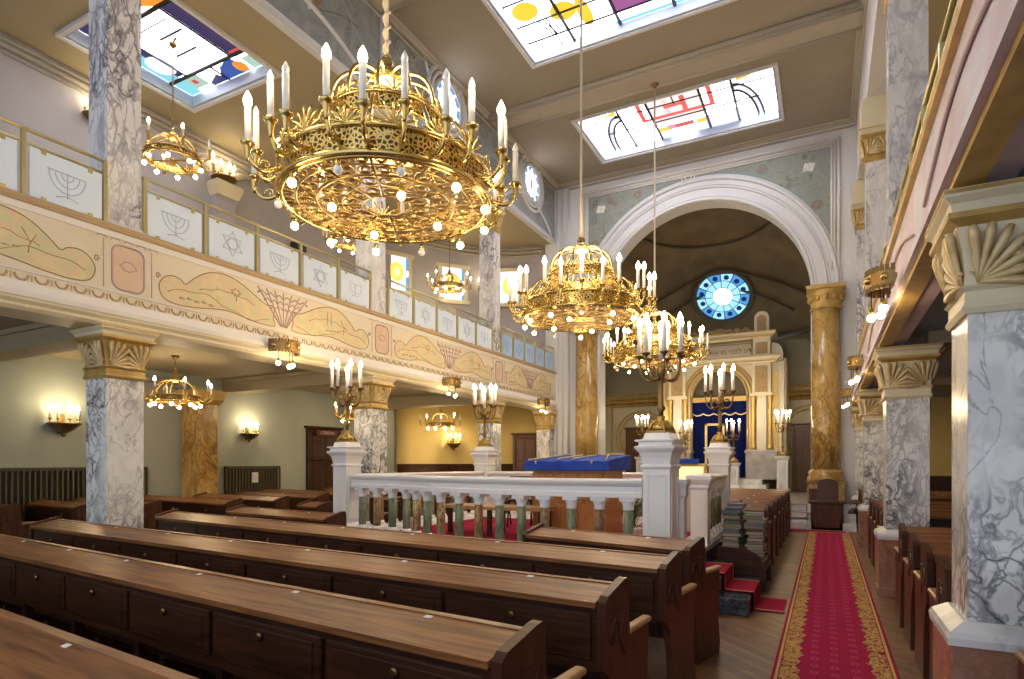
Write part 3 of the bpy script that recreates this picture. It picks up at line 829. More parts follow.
# gallery wall windows (square, on the curved wall)
for n_,(x,y,t) in enumerate(((-11.98,15.05,62),(-11.05,16.85,48),(-9.55,18.1,22))):
    w=thing('window_%d'%(7+n_),['first square stained glass window on the curved gallery wall','second square stained glass window, behind the far gallery chandelier','third square stained glass window, beside the last gallery column'][n_],'window',(x,y,7.65),R(t),None,'structure')
    b=MB()
    for x0,x1,z0,z1 in ((-.58,.58,.5,.62),(-.50,-.40,-.6,.5),(.40,.50,-.6,.5),(-.58,.58,-.68,-.56)): b.bx(x0,x1,-.12,.1,z0,z1)
    obj('frame',b,M['cream'],w)
    b=MB(); b.add([(-.4,-.06,-.56),(.4,-.06,-.56),(.4,-.06,.5),(-.4,-.06,.5)],[(0,1,2,3)],0)
    b.add([(.24*cos(2*PI*i/20),-.064,.02+.3*sin(2*PI*i/20)) for i in range(20)],[tuple(range(20))],1)
    b.add([(.1*cos(2*PI*i/20),-.067,.02+.15*sin(2*PI*i/20)) for i in range(20)],[tuple(range(20))],3)
    for x0,x1,z0,z1 in ((-.4,-.3,-.56,-.2),(.3,.4,.1,.5),(.3,.4,-.56,-.1)): b.add([(x0,-.063,z0),(x1,-.063,z0),(x1,-.063,z1),(x0,-.063,z1)],[(0,1,2,3)],2)
    obj('glass',b,[glass((.85,.9,.9),1.0),glass((1.0,.58,.08),.9),glass((.15,.35,.55),.7),glass((.95,.8,.35),1.0)],w)

# ================================================================== COLUMNS
def cap_mesh(h0,h1,mats):
    """square flaring capital with corner shells, volutes and abacus; half width h0 -> h1; height .65"""
    b=MB()
    b.sq([(h0+.015,)*2+(0,),(h0+.03,)*2+(.03,),(h0+.015,)*2+(.06,),(h0+.015,)*2+(.12,),(h0+.035,)*2+(.14,),(h0+.01,)*2+(.16,)])
    fl=lambda z:(h0+.01+(h1-.07-h0)*max(0,(z-.16)/.30)**2.2)
    b.sq([(fl(z),)*2+(z,) for z in (.16,.22,.28,.34,.40,.46)],mat=0)
    return b,fl
def capital(par,h0,h1,base_mat,trim_mat,cache={}):
    key=(h0,h1)
    if key not in cache:
        b,fl=cap_mesh(h0,h1,None)
        me0=b.mesh('capital',[base_mat])
        b=MB()
        for f in range(4):
            ca,sa=cos(f*PI/2),sin(f*PI/2)
            def P(s,z,o=0):
                d=fl(z)+o
                x,y=s,-d
                return (x*ca-y*sa,x*sa+y*ca,z)
            for sg in (-1,1):
                # shell fan springing at the lower corner
                for k in range(7):
                    a=R(97-k*17)
                    L=.30 if k<4 else .27-.02*(k-4)
                    pts=[];rs=[]
                    for i in range(7):
                        t=i/6
                        s=sg*(h0-.045)-sg*(L*t*cos(a))*.95; z=.165+ (L*t*sin(a)) *1.0
                        z=min(z,.455); pts.append(P(s,z,.006+.03*sin(t*PI*.8)))
                        rs.append(.008+.022*t**.8 if i<6 else .016)
                    b.tube(pts,rs,6)
                # volute
                pts=[]
                for i in range(22):
                    t=i/21; rr=.062*(1-.8*t); a=-PI/2+sg*t*3.6*PI
                    pts.append(P(sg*.065+rr*cos(a)*1,.235+rr*sin(a),.012))
                b.tube(pts,.011,5,mat=1)
                for i in range(4):
                    b.ball(P(sg*(h0-.02-.03*i),.19+.012*(3-i),.015),.014,6,4)
            for i in range(7):
                a=PI*i/6
                b.ball(P(.05*cos(a),.29+.05*sin(a),.02),.018,6,4)
            b.ball(P(0,.285,.02),.026,8,5)
        me1=b.mesh('shell_ornament',[M['shell'],M['cream']])
        b=MB()
        b.sq([(h1-.08,)*2+(.46,),(h1-.02,)*2+(.50,),(h1-.02,)*2+(.53,)],mat=0)
        b.sq([(h1-.045,)*2+(.53,),(h1-.03,)*2+(.58,),(h1,)*2+(.61,),(h1,)*2+(.65,)],mat=1)
        b.sq([(h1+.004,)*2+(.625,),(h1+.004,)*2+(.645,)],mat=0)
        me2=b.mesh('abacus',[M['gold_paint'],M['cream']])
        cache[key]=(me0,me1,me2)
    return cache[key]
def column(name,label,cx,cy,zb,zt,h,h1,group,sh,base=None,capz=None,pedestal=None,rx=None):
    t=thing(name,label,'column',(cx,cy,0),0,group)
    b=MB(); hx=rx or h
    b.sq([(hx,h,zb),(hx,h,zt)]); 
    link('shaft',b.mesh('shaft',[sh]),t)
    me=capital(t,h,h1,M['cream'] if h1==.35 else M['gold_paint'],None)
    c=link('capital',me[0],t,(0,0,zt)); 
    link('shell_ornament',me[1],c); link('abacus',me[2],t,(0,0,zt))
    if pedestal:
        b=MB(); pz=pedestal
        b.sq([(h+.10,h+.10,0),(h+.10,h+.10,.1),(h+.085,h+.085,.12),(h+.085,h+.085,pz-.06)],mat=0)
        obj('pedestal',b,M['pink_marble'],t)
        b=MB(); b.sq([(h+.10,h+.10,pz-.06),(h+.105,h+.105,pz-.02),(h+.09,h+.09,pz+.01),(h+.02,h+.02,pz+.06)])
        obj('plinth_cap',b,M['white_marble'],t)
    else:
        b=MB(); b.sq([(h+.06,h+.06,base or 0),(h+.06,h+.06,zb-.03),(h+.03,h+.03,zb),(h+.005,h+.005,zb+.03)])
        obj('base',b,M['white_marble'],t)
    return t
ordn=['nearest','second','third','fourth']
for i,y in enumerate(YCL+[17.95]):
    column('marble_column','square veined marble column under the left gallery, %s from the camera'%ordn[i],XL-.23,y+.23,.72,2.76,.23,.36,'lower columns of the left arcade',M['marble'])
for i,y in enumerate(YCR+[17.95]):
    column('marble_column','square veined marble pillar on a rose pedestal right of the aisle, %s from the camera'%ordn[i],XR+.23,y+.23,.80,2.5,.23,.35,'lower pillars of the right arcade',M['marble'],pedestal=.78)
def upper(cx,y,z0,zt,label,grp,h=.21):
    t=column('gallery_column',label,cx,y+.23,z0+.05,zt,h,.33,grp,M['marble_up'],base=z0)
    b=MB(); b.bx(-.3,.3,-.3,.3,zt+.65,8.96); obj('impost_block',b,M['cream'],t)
for i,y in enumerate(YCL): upper(XL-.23,y,4.68,8.0,'lilac marble column on the left gallery, %s from the camera'%ordn[i],'upper columns of the left gallery')
for i,y in enumerate(YCR): upper(XR+.24,y,3.97,7.7,'lilac marble column on the right gallery, %s from the camera'%ordn[i],'upper columns of the right gallery')
upper(XR+.24,17.9,3.97,7.7,'lilac marble column at the far end of the right gallery','upper columns of the right gallery')
# pier at the outer wall of left wing
t=thing('marble_pier','golden veined marble pier against the wall under the left gallery','column',(-12.13,8.5,0))
b=MB(); b.bx(-.3,.24,-.24,.24,.3,2.95); obj('shaft',b,M['gold_marble'],t)
b=MB(); b.sq([(.27,.27,0),(.34,.34,.1),(.36,.36,.3)],(0,0,2.95)); obj('capital',b,M['gold_paint'],t)
b=MB(); b.bx(-.32,.3,-.3,.3,0,.3); obj('base',b,M['grey_marble'],t)

# great arch columns
for cx,lab in ((-6.86,'round golden marble column under the left foot of the great arch'),(.0,'round golden marble column under the right foot of the great arch, behind the lectern')):
    t=thing('arch_column',lab,'column',(cx,18.35,0))
    r_=.36
    b=MB(); b.lathe([(r_,1.5),(r_+.005,2.5),(r_-.02,5.85)],n=32); obj('shaft',b,M['gold_marble'],t)
    b=MB(); b.lathe([(r_-.01,5.8),(r_+.04,5.84),(r_,5.88),(r_+.01,6.0),(r_+.05,6.12),(r_+.12,6.25),(r_+.1,6.28)],n=32,cap=False)
    b.sq([(.40,.40,6.26),(.46,.46,6.32),(.48,.48,6.40)])
    for k in range(12):
        a=2*PI*k/12; b.ball(((r_+.04)*cos(a),(r_+.04)*sin(a),6.1),(.06,.06,.1),8,6)
    obj('capital',b,M['gold_paint'],t)
    b=MB(); b.lathe([(r_+.1,1.2),(r_+.1,1.28),(r_+.05,1.34),(r_+.08,1.42),(r_+.02,1.5)],n=32); b.sq([(.48,.48,0),(.48,.48,.15),(.44,.44,.2),(.44,.44,1.1),(.5,.5,1.2)]); obj('pedestal',b,M['gold_marble'],t)

# ================================================================== GALLERIES
def ext_y(b,prof,y0,y1,mat=0):
    b.prism(prof,lambda a,c,d:(a,d,c),y0,y1,mat)
gl=thing('gallery_parapet','painted front of the left gallery with landscape murals','gallery front',(0,0,0),0,None)
Y0,Y1=-3,18.32
b=MB(); ext_y(b,[(-8.5,3.40),(-7.98,3.40),(-7.94,3.44),(-7.94,3.47),(-7.90,3.51),(-7.90,3.54),(-8.5,3.54)],Y0,Y1); obj('lower_moulding',b,M['cream'],gl)
b=MB(); ext_y(b,[(-8.4,3.54),(-7.88,3.54),(-7.87,3.60),(-7.93,3.70),(-7.93,3.72),(-8.4,3.72)],Y0,Y1); obj('white_cove',b,M['fascia_white'],gl)
b=MB(); ext_y(b,[(-8.3,3.72),(-7.94,3.72),(-7.94,4.52),(-8.3,4.52)],Y0,Y1); obj('mural_ground',b,M['fascia'],gl)
b=MB(); ext_y(b,[(-8.3,4.52),(-7.93,4.52),(-7.93,4.60),(-8.3,4.60)],Y0,Y1,0); ext_y(b,[(-8.4,4.60),(-7.90,4.60),(-7.88,4.63),(-7.91,4.65),(-7.90,4.68),(-8.4,4.68)],Y0,Y1,1)
obj('top_moulding',b,[M['fascia_white'],M['tan']],gl)
b=MB(); y=0.0
b.tube([(-7.935,Y0,3.835),(-7.935,Y1,3.835)],.010,4,mat=1)
y=1.6
while y<18.2:
    b.tube([(-7.935,y+.065*cos(PI*i/8),3.80-.07*sin(PI*i/8)) for i in range(9)],.014,4)
    b.bx(-7.94,-7.93,y+.095,y+.105,3.73,3.80); y+=.2
obj('egg_and_dart',b,[M['tan'],M['fascia_white']],gl)
XF=-7.94
def pl(b,poly,off,mat=0): b.prism(poly,lambda a,c,d:(XF+d,a,c),0,off,mat)
def shell_poly(y0,y1):
    # lunette landscape, horn at y0, scroll at y1
    L=y1-y0; u=[(.005,.08),(-.012,.20),(.02,.31),(.08,.37),(.15,.35),(.19,.305),(.26,.42),(.36,.545),(.47,.60),(.58,.59),(.70,.52),(.82,.41),(.92,.33),(.97,.345),(1,.28),(.985,.15),(1,.03),(.85,.02),(.7,.05),(.55,.085),(.42,.065),(.28,.02),(.14,.0),(.05,.02)]
    n=len(u); P=[]
    for i in range(n):
        p0,p1,p2,p3=u[i-1],u[i],u[(i+1)%n],u[(i+2)%n]
        for t in (0,.33,.66):
            P.append(tuple(.5*(2*p1[q]+(p2[q]-p0[q])*t+(2*p0[q]-5*p1[q]+4*p2[q]-p3[q])*t*t+(3*p1[q]-p0[q]-3*p2[q]+p3[q])*t**3) for q in (0,1)))
    return [(y0+L*a,3.875+c*1.02) for a,c in P]
cc=[4.56,9.53,14.43]
halves=[]
edges=[(-.4,4.56),(4.56,9.53),(9.53,14.43),(14.43,18.3)]
for (a,e) in edges:
    m=(a+e)/2
    halves += [(a+.42,m-.18),(e-.42,m+.18)]
for (a,e) in halves:
    if max(a,e)<1.5: continue
    P=shell_poly(a,e)
    b=MB(); pl(b,P,.004); o=obj('painted_landscape',b,M['cartouche'],gl)
    b=MB(); b.tube([(XF+.006,y_,z_) for y_,z_ in P],.006,4,closed=True)
    L=e-a
    if e>a:
        yy=a+L*.62; b.tube([(XF+.006,yy,4.14),(XF+.006,yy+.01,4.22)],.007,4,mat=1)
        for k in range(7): b.ball((XF+.003,yy+.07*cos(k*.9),4.27+.045*sin(k*.9)),(.004,.028,.02),6,4,mat=1)
        for k in range(5): b.ball((XF+.003,a+L*(.16+.06*k),3.98+.015*(k%2)),(.004,.05,.02),6,4,mat=1)
    else:
        for q in (.52,.57): b.ball((XF+.004,a+L*q,4.27),(.004,.014,.13),6,5,mat=1)
        yy=a+L*.36; b.tube([(XF+.006,yy,4.05),(XF+.006,yy+.02,4.18),(XF+.006,yy-.06,4.32)],.006,4,mat=1); b.tube([(XF+.006,yy+.02,4.16),(XF+.006,yy+.08,4.28)],.005,4,mat=1)
        for k in range(4): b.ball((XF+.003,a+L*(.42+.05*k),4.09-.01*k),(.004,.05,.012),6,4,mat=1)
    obj('painted_outline',b,[M['brown_line'],M['tan']],o)
    b=MB()
    b.tube([(XF+.007,a+L*(.05+.9*q/20),4.02+.10*sin(q*.30)+.02*sin(q*1.1)) for q in range(21)],.0055,4)
    b.tube([(XF+.007,a+L*(.30+.5*q/14),4.16+.09*sin(PI*q/14)+.015*sin(q*1.7)) for q in range(15)],.005,4)
    b.tube([(XF+.007,a-L*.02+.035*(1-q/16)*cos(q*.55),4.20+.05*(1-q/16)*sin(q*.55)) for q in range(15)],.007,4)
    obj('painted_hills',b,M['tan'],o)
def rrect(yc,zc,w,h,r,n=5):
    P=[]
    for sx,sz,a0 in ((1,1,0),(-1,1,PI/2),(-1,-1,PI),(1,-1,1.5*PI)):
        for i in range(n+1):
            a=a0+PI/2*i/n; P.append((yc+sx*(w/2-r)+r*cos(a),zc+sz*(h/2-r)+r*sin(a)))
    return P
for yc in cc:
    P=rrect(yc-.0,4.17,.40,.56,.11)
    b=MB(); pl(b,P,.004); o=obj('painted_shield',b,M['peach'],gl)
    b=MB(); b.tube([(XF+.006,a,c) for a,c in P],.014,4,closed=True)
    b.tube([(XF+.006,yc+.09*cos(2*PI*i/14)*(1+.3*sin(3*i)),4.20+.06*sin(2*PI*i/14)) for i in range(14)],.006,4,closed=True)
    obj('painted_border',b,M['mauve'],o)
    b=MB()
    for k in range(-2,3):
        for q in range(2): b.tube([(XF+.004,yc+.16*k-.05,4.49+.0),(XF+.004,yc+.16*k-.05,4.515),(XF+.004,yc+.16*k+.05,4.515),(XF+.004,yc+.16*k+.05,4.49)],.005,4)
    for s in (-1,1): b.tube([(XF+.004,yc+s*.30,3.88),(XF+.004,yc+s*.30,4.48)],.006,4)
    obj('painted_tower',b,M['mauve'],gl)
for (a,e) in edges:
    m=(a+e)/2
    if m<1.5: continue
    b=MB()
    for k in range(-3,4):
        b.tube([(XF+.005,m+.02*k,3.92),(XF+.005,m+.07*k,4.12),(XF+.005,m+.17*k,4.48)],.011,4)
    for q in range(3):
        z=4.18+.1*q; w=.25+.13*q
        b.tube([(XF+.005,m+w*(i/8-1)*1.0 if False else m-w+2*w*i/12,z+.05*abs(sin(i*PI/2))) for i in range(13)],.012,4)
    for s in (-1,1): b.tube([(XF+.005,m+s*(.13+.05*cos(t*.6)*(1-t*.07)),4.05+.05*sin(t*.6)*(1-t*.07)) for t in range(12)],.008,4)
    obj('painted_fan',b,M['mauve'],gl)
# left gallery floor slab and beams
b=MB(); b.bx(-12.5,-8.3,-3,18.4,3.62,4.6); struct('floor_gallery_left',b,M['wing_soffit'],'floor slab of the left gallery','gallery floor')
for k,y in enumerate((4.36,9.33,14.23)):
    b=MB(); b.bx(-12.5,-8.46,y,y+.42,3.32,3.62); b.bx(-12.5,-8.46,y-.05,y+.47,3.55,3.62)
    struct('trim_%d'%(20+k),b,M['wing_soffit'],'plaster beam under the left gallery at the %s column'%ordn[k],'beam')
# right gallery
gr=thing('gallery_parapet','pink painted front of the right gallery','gallery front')
b=MB(); ext_y(b,[(.6,3.17),(.74,3.17),(.74,3.30),(.6,3.30)],-3,18.3); obj('lower_moulding',b,M['gold_paint'],gr)
b=MB(); ext_y(b,[(.56,3.22),(.60,3.30),(.61,3.42),(.63,3.42),(.62,3.9),(.9,3.9),(.9,3.22)],-3,18.3); obj('painted_panel',b,M['fascia_pink'],gr)
b=MB(); ext_y(b,[(.58,3.9),(.57,3.94),(.60,3.98),(.95,3.98),(.95,3.9)],-3,18.3); obj('top_moulding',b,M['gold_paint'],gr)
b=MB()
for k in range(5):
    y0=2.5+3.2*k
    b.tube([(.612,y0+2.6*i/20,3.50+.22*abs(sin(PI*i/20))) for i in range(21)],.012,4)
obj('painted_outline',b,M['mauve'],gr)
b=MB(); b.bx(.9,5,-3,18.4,3.34,3.9); struct('floor_gallery_right',b,simple('right_soffit',(.24,.31,.42),.6),'floor slab of the right gallery','gallery floor')
b=MB()
for y in (4.2,9.2,14.1): b.bx(1.14,5,y-.1,y+.3,3.18,3.34); 
for y0,y1 in ((4.7,8.9),(9.7,13.8),(-1,3.9)):
    b.tube([(1.5,y0,3.33),(4.8,y0,3.33),(4.8,y1,3.33),(1.5,y1,3.33)],.04,6,closed=True)
struct('trim_25',b,M['wing_soffit'],'beams and panel mouldings under the right gallery','beam')

# railings
def rail_etch(kind):
    b=MB()
    if kind==0:      # menorah
        for k in range(1,4):
            r_=.065*k; b.tube([(r_*cos(PI+PI*i/12),-.012,.42+r_*1.15*sin(PI+PI*i/12)) for i in range(13)],.0045,4)
        b.tube([(0,-.012,.14),(0,-.012,.44)],.0045,4); b.tube([(-.12,-.012,.13),(0,-.012,.17),(.12,-.012,.13)],.0045,4)
        b.tube([(-.21,-.012,.43),(.21,-.012,.43)],.0045,4)
    elif kind==1:    # six pointed star
        for s in (1,-1): b.tube([(.19*sin(2*PI*i/3),-.012,.33+s*.19*cos(2*PI*i/3)) for i in range(3)],.0045,4,closed=True)
        b.tube([(.08*cos(2*PI*i/12),-.012,.33+.08*sin(2*PI*i/12)) for i in range(12)],.0045,4,closed=True)
    else:            # crown and open book
        b.tube([(-.15,-.012,.45),(-.15,-.012,.28),(0,-.012,.24),(.15,-.012,.28),(.15,-.012,.45),(0,-.012,.41)],.0045,4,closed=True)
        b.tube([(0,-.012,.24),(0,-.012,.41)],.0045,4); b.tube([(-.1,-.012,.2),(.1,-.012,.2)],.0045,4)
    return b
etch=[rail_etch(k).mesh('etched_sign',[M['etch']]) for k in range(3)]
enm=['etched_menorah','etched_star','etched_book']
def railing(x,y0,y1,z,npan,label,rx=0,tall=.78,dir=1,blue=False):
    t=thing('gallery_railing',label,'railing',(x,(y0+y1)/2,z),R(90))   # local x -> world y ; local -y -> world +x
    L=y1-y0
    b=MB(); b.tube([(-L/2,0,tall),(L/2,0,tall)],.022,8); obj('top_rail',b,M['rail_brass'],t)
    b=MB(); b.tube([(-L/2,0,tall-.15),(L/2,0,tall-.15)],.016,6); obj('middle_rail',b,M['rail_brass'],t)
    w=L/npan
    pm=MB(); pm.bx(-.022,.022,-.022,.022,0,tall); pm=pm.mesh('post',[M['rail_brass']])
    for k in range(npan+1): link('post',pm,t,(-L/2+w*k+(.022 if k==0 else -.022 if k==npan else 0),0,0))
    gm=MB(); gm.bx(-w/2+.06,w/2-.06,-.008,.008,.04,tall-.18); gm=gm.mesh('glass_panel',[M['frost_blue'] if blue else M['frost']])
    cm=MB(); cm.bx(-.025,.025,-.016,.016,-.03,.03)
    cm=cm.mesh('clip',[M['rail_brass']])
    for k in range(npan):
        g=link('glass_panel',gm,t,(-L/2+w*(k+.5),0,0))
        kk=(0,1,0,1,0)[k%5] if y0<1 else (0,1,0,1,2)[k%5]
        link(enm[kk],etch[kk],g,(0,0,0) if True else None)
        [link('clip',cm,t,(-L/2+w*(k+.5)+sx*w,0,z_)) for sx in (-.28,.28) for z_ in (.04,tall-.19)]
    return t
rl=['brass and frosted glass railing of the left gallery before the nearest column','brass and frosted glass railing between the nearest and second left gallery columns','brass and frosted glass railing between the second and third left gallery columns','brass and blue glass railing at the far end of the left gallery']
for i,(a,e) in enumerate(((-.1,4.33),(4.78,9.27),(9.78,14.17),(14.66,18.28))):
    railing(-8.0,a,e,4.68,5,rl[i],blue=(i==3))
rr_=['brass railing of the right gallery before the nearest column','brass railing between the nearest and second right gallery columns','brass railing between the second and third right gallery columns','brass railing at the far end of the right gallery']
for i,(a,e) in enumerate(((-.4,4.0),(4.5,8.95),(9.5,13.9),(14.45,18.2))):
    railing(.76,a,e,3.98,5,rr_[i],tall=.82)

# ================================================================== LIGHT FITTINGS
def plight(par,loc,power,col=(1,.76,.47),r=.12,name='lamp_light'):
    l=bpy.data.lights.new(name,'POINT'); l.energy=power; l.color=col; l.shadow_soft_size=r
    o=bpy.data.objects.new(name,l); COL.objects.link(o); o.location=loc
    if par is not None: o.parent=par
    return o
LP=.75
def candle_mesh(h,r,lit,name='candle'):
    b=MB(); b.lathe([(r,0),(r,h)],n=10,mat=0)
    rb=r*(1.25 if lit else .95)
    b.lathe([(rb*.7,h),(rb*1.05,h+rb*.9),(rb*1.0,h+rb*1.8),(rb*.55,h+rb*2.9),(.001,h+rb*3.8)],n=10,mat=1,cap=False)
    return b.mesh(name,[M['candle'],M['flame'] if lit else M['flame_off']])
def globe_mesh(r,lit=True,drop=.05):
    b=MB(); b.lathe([(r*.5,drop),(r*.6,drop*.3),(r*.75,-r*.2)],n=10,mat=0)
    b.ball((0,0,-r*.9),r,10,7,1)
    return b.mesh('globe_bulb',[M['brass'],M['globe'] if lit else M['flame_off']])
C28=candle_mesh(.30,.027,True); C28o=candle_mesh(.30,.027,False)
G4=globe_mesh(.037); G4o=globe_mesh(.037,False)
def arm_mesh(r0,z0,r1,z1,t=.016,cup=.04,mt='brass'):
    b=MB()
    pts=[]
    for i in range(13):
        u=i/12
        r_=r0+(r1-r0)*(1-(1-u)**1.6)
        z=z0+(z1-.06-z0)*u**2.4-.085*sin(PI*u)*(1-.35*u)
        pts.append((r_,0,z))
    b.tube(pts,[t*(1.25-.4*i/12) for i in range(13)],7)
    # leaf curl under the arm
    b.tube([(r0+(r1-r0)*.45+.05*(1-i/12)*cos(i*.55),0,z0-.01+.05*(1-i/12)*sin(i*.55)) for i in range(13)],.008,5)
    b.lathe([(.014,-.14),(.02,-.10),(.026,-.05),(cup*.8,.0-.012),(cup*1.15,.0),(cup*1.15,.012),(cup*.6,.014)],(r1,0,z1-.01),10)
    return b.mesh('arm',[M[mt]])
def fan(b,P,n,L,mat=0,t=.012,spread=75):
    for k in range(n):
        a=R(-spread+2*spread*k/(n-1))
        b.tube([P(L*q/4*sin(a)*(.75+.25*q/4),L*q/4*cos(a)) for q in range(5)],[t*.5,t*.8,t,t*1.1,t*.5],5,mat)
nave_cache={}
def nave_chandelier(y,label,rodmat,zc=4.10,nlit=None):
    t=thing('ring_chandelier',label,'chandelier',(-3.65,y,zc),R(7*y),'great ring chandeliers on the nave axis')
    if not nave_cache:
        b=MB(); b.lathe([(.95,.02),(.95,.24)],n=48,cap=False,mat=0)
        b.lathe([(.90,.24),(.90,.02)],n=48,cap=False,mat=0)
        for r_,z,tt in ((.955,.02,.028),(.955,.24,.024),(.925,.0,.02)):
            b.tube([(r_*cos(2*PI*i/48),r_*sin(2*PI*i/48),z) for i in range(48)],tt,6,1,closed=True)
        nave_cache['drum']=b.mesh('pierced_drum',[M['lace'],M['brass']])
        b=MB()
        for k in range(16):
            a=2*PI*(k+.5)/16
            def P(s,h): return (.95*cos(a)-s*sin(a)+.03*h*cos(a)*3,.95*sin(a)+s*cos(a)+.03*h*sin(a)*3,.25+h)
            fan(b,P,7,.15 if k%2 else .2)
        nave_cache['crest']=b.mesh('palmette_crest',[M['brass']])
        b=MB()
        for k in range(1):
            a=0
            b.tube([((.94-.41*u**1.5-.04*sin(PI*u))*cos(a),(.94-.41*u**1.5-.04*sin(PI*u))*sin(a),.24+.40*u+.14*sin(PI*u)) for u in [i/8 for i in range(9)]],[.022,.02,.018,.018,.018,.018,.018,.02,.022],6)
        nave_cache['straps']=b.mesh('crown_strap',[M['brass']])
        b=MB()
        b.lathe([(.53,.62),(.53,.76)],n=32,cap=False,mat=1)
        for z in (.62,.76): b.tube([(.535*cos(2*PI*i/32),.535*sin(2*PI*i/32),z) for i in range(32)],.018,6,0,closed=True)
        for k in range(12):
            a=2*PI*k/12
            b.tube([((.53-.42*u**2.2)*cos(a),(.53-.42*u**2.2)*sin(a),.76+.42*sin(PI/2*u)) for u in [i/8 for i in range(9)]],.016,6)
            a+=PI/12
            def P(s,h): return ((.53-.12*h)*cos(a)-s*sin(a),(.53-.12*h)*sin(a)+s*cos(a),.77+h)
            fan(b,P,5,.13,t=.011)
        b.lathe([(.11,1.14),(.15,1.19),(.12,1.24),(.05,1.28),(.07,1.33),(.03,1.4)],n=16)
        nave_cache['crown']=b.mesh('crown',[M['brass'],M['lace']])
        b=MB()
        for r_,tt in ((.22,.014),(.40,.01),(.62,.016),(.80,.01)):
            b.tube([(r_*cos(2*PI*i/40),r_*sin(2*PI*i/40),0) for i in range(40)],tt,5,closed=True)
        for k in range(12):
            a=2*PI*k/12
            b.tube([(.2*cos(a),.2*sin(a),0),(.93*cos(a),.93*sin(a),0)],.014,5)
        for rr_,nn,r_ in ((.31,12,.075),(.51,20,.085),(.71,28,.075),(.87,36,.055)):
            for k in range(nn):
                a=2*PI*(k+.5)/nn; cx,cy=rr_*cos(a),rr_*sin(a)
                b.tube([(cx+r_*(1-.03*i)*cos(i*.55+a),cy+r_*(1-.03*i)*sin(i*.55+a),.004*(k%2)) for i in range(20)],.010,4)
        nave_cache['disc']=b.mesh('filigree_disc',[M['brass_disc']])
        nave_cache['a0']=arm_mesh(.95,.10,1.21,.24,.019,.05); nave_cache['a1']=arm_mesh(.95,.14,1.13,.33,.019,.05)
        b=MB(); b.tube([(0,0,1.38),(0,0,2.2),(0,0,ZC-.02-4.10)],[.026,.022,.018],8); nave_cache['rod']=b.mesh('rod',[M['rod']])
        b=MB(); b.tube([(.028*cos(i*.9),.028*sin(i*.9),1.4+i*.02) for i in range(int((ZC-4.10-1.45)/.02))],.016,5); b.tube([(0,0,1.38),(0,0,ZC-.02-4.10)],.02,6); nave_cache['rope']=b.mesh('rope',[M['rod']])
        b=MB(); b.lathe([(.03,-.22),(.05,-.16),(.13,-.10),(.16,-.03),(.16,0)],(0,0,ZC-4.10-.0),n=16); nave_cache['can']=b.mesh('canopy',[M['brass_dark']])
    nc=nave_cache
    link('pierced_drum',nc['drum'],t); link('palmette_crest',nc['crest'],t); [link('crown_strap',nc['straps'],t,rz=2*PI*k/12) for k in range(12)]; link('crown',nc['crown'],t); link('filigree_disc',nc['disc'],t)
    link('rope' if rodmat else 'rod',nc['rope' if rodmat else 'rod'],t); link('canopy',nc['can'],t)
    rnd=random.Random(int(y*10))
    for k in range(24):
        a=2*PI*k/24
        odd=k%2; r_,z=(1.13,.33) if odd else (1.21,.24)
        link('arm',nc['a1' if odd else 'a0'],t,rz=a)
        lit = rnd.random()>(.42 if rodmat else .12)
        link('candle',C28 if lit else C28o,t,(r_*cos(a),r_*sin(a),z))
    for k in range(12):
        a=2*PI*(k+.5)/12
        link('globe_bulb',G4 if rnd.random()>.25 else G4o,t,(.95*cos(a),.95*sin(a),-.08))
    for k in range(4):
        a=2*PI*(k+.25)/4
        link('globe_bulb',G4,t,(.5*cos(a),.5*sin(a),-.07))
    plight(t,(0,0,1.0),70*LP,r=.3)
    for k in range(4):
        a=PI/4+PI/2*k; plight(t,(1.25*cos(a),1.25*sin(a),.72),16*LP,r=.12); plight(t,(1.02*cos(a),1.02*sin(a),-.34),6*LP,r=.1)
    return t
nave_chandelier(4.45,'huge brass ring chandelier in the foreground, hung on a thick rope',True)
nave_chandelier(9.5,'brass ring chandelier over the reading platform, second from the camera',False)
nave_chandelier(14.4,'brass ring chandelier nearest the great arch',False)

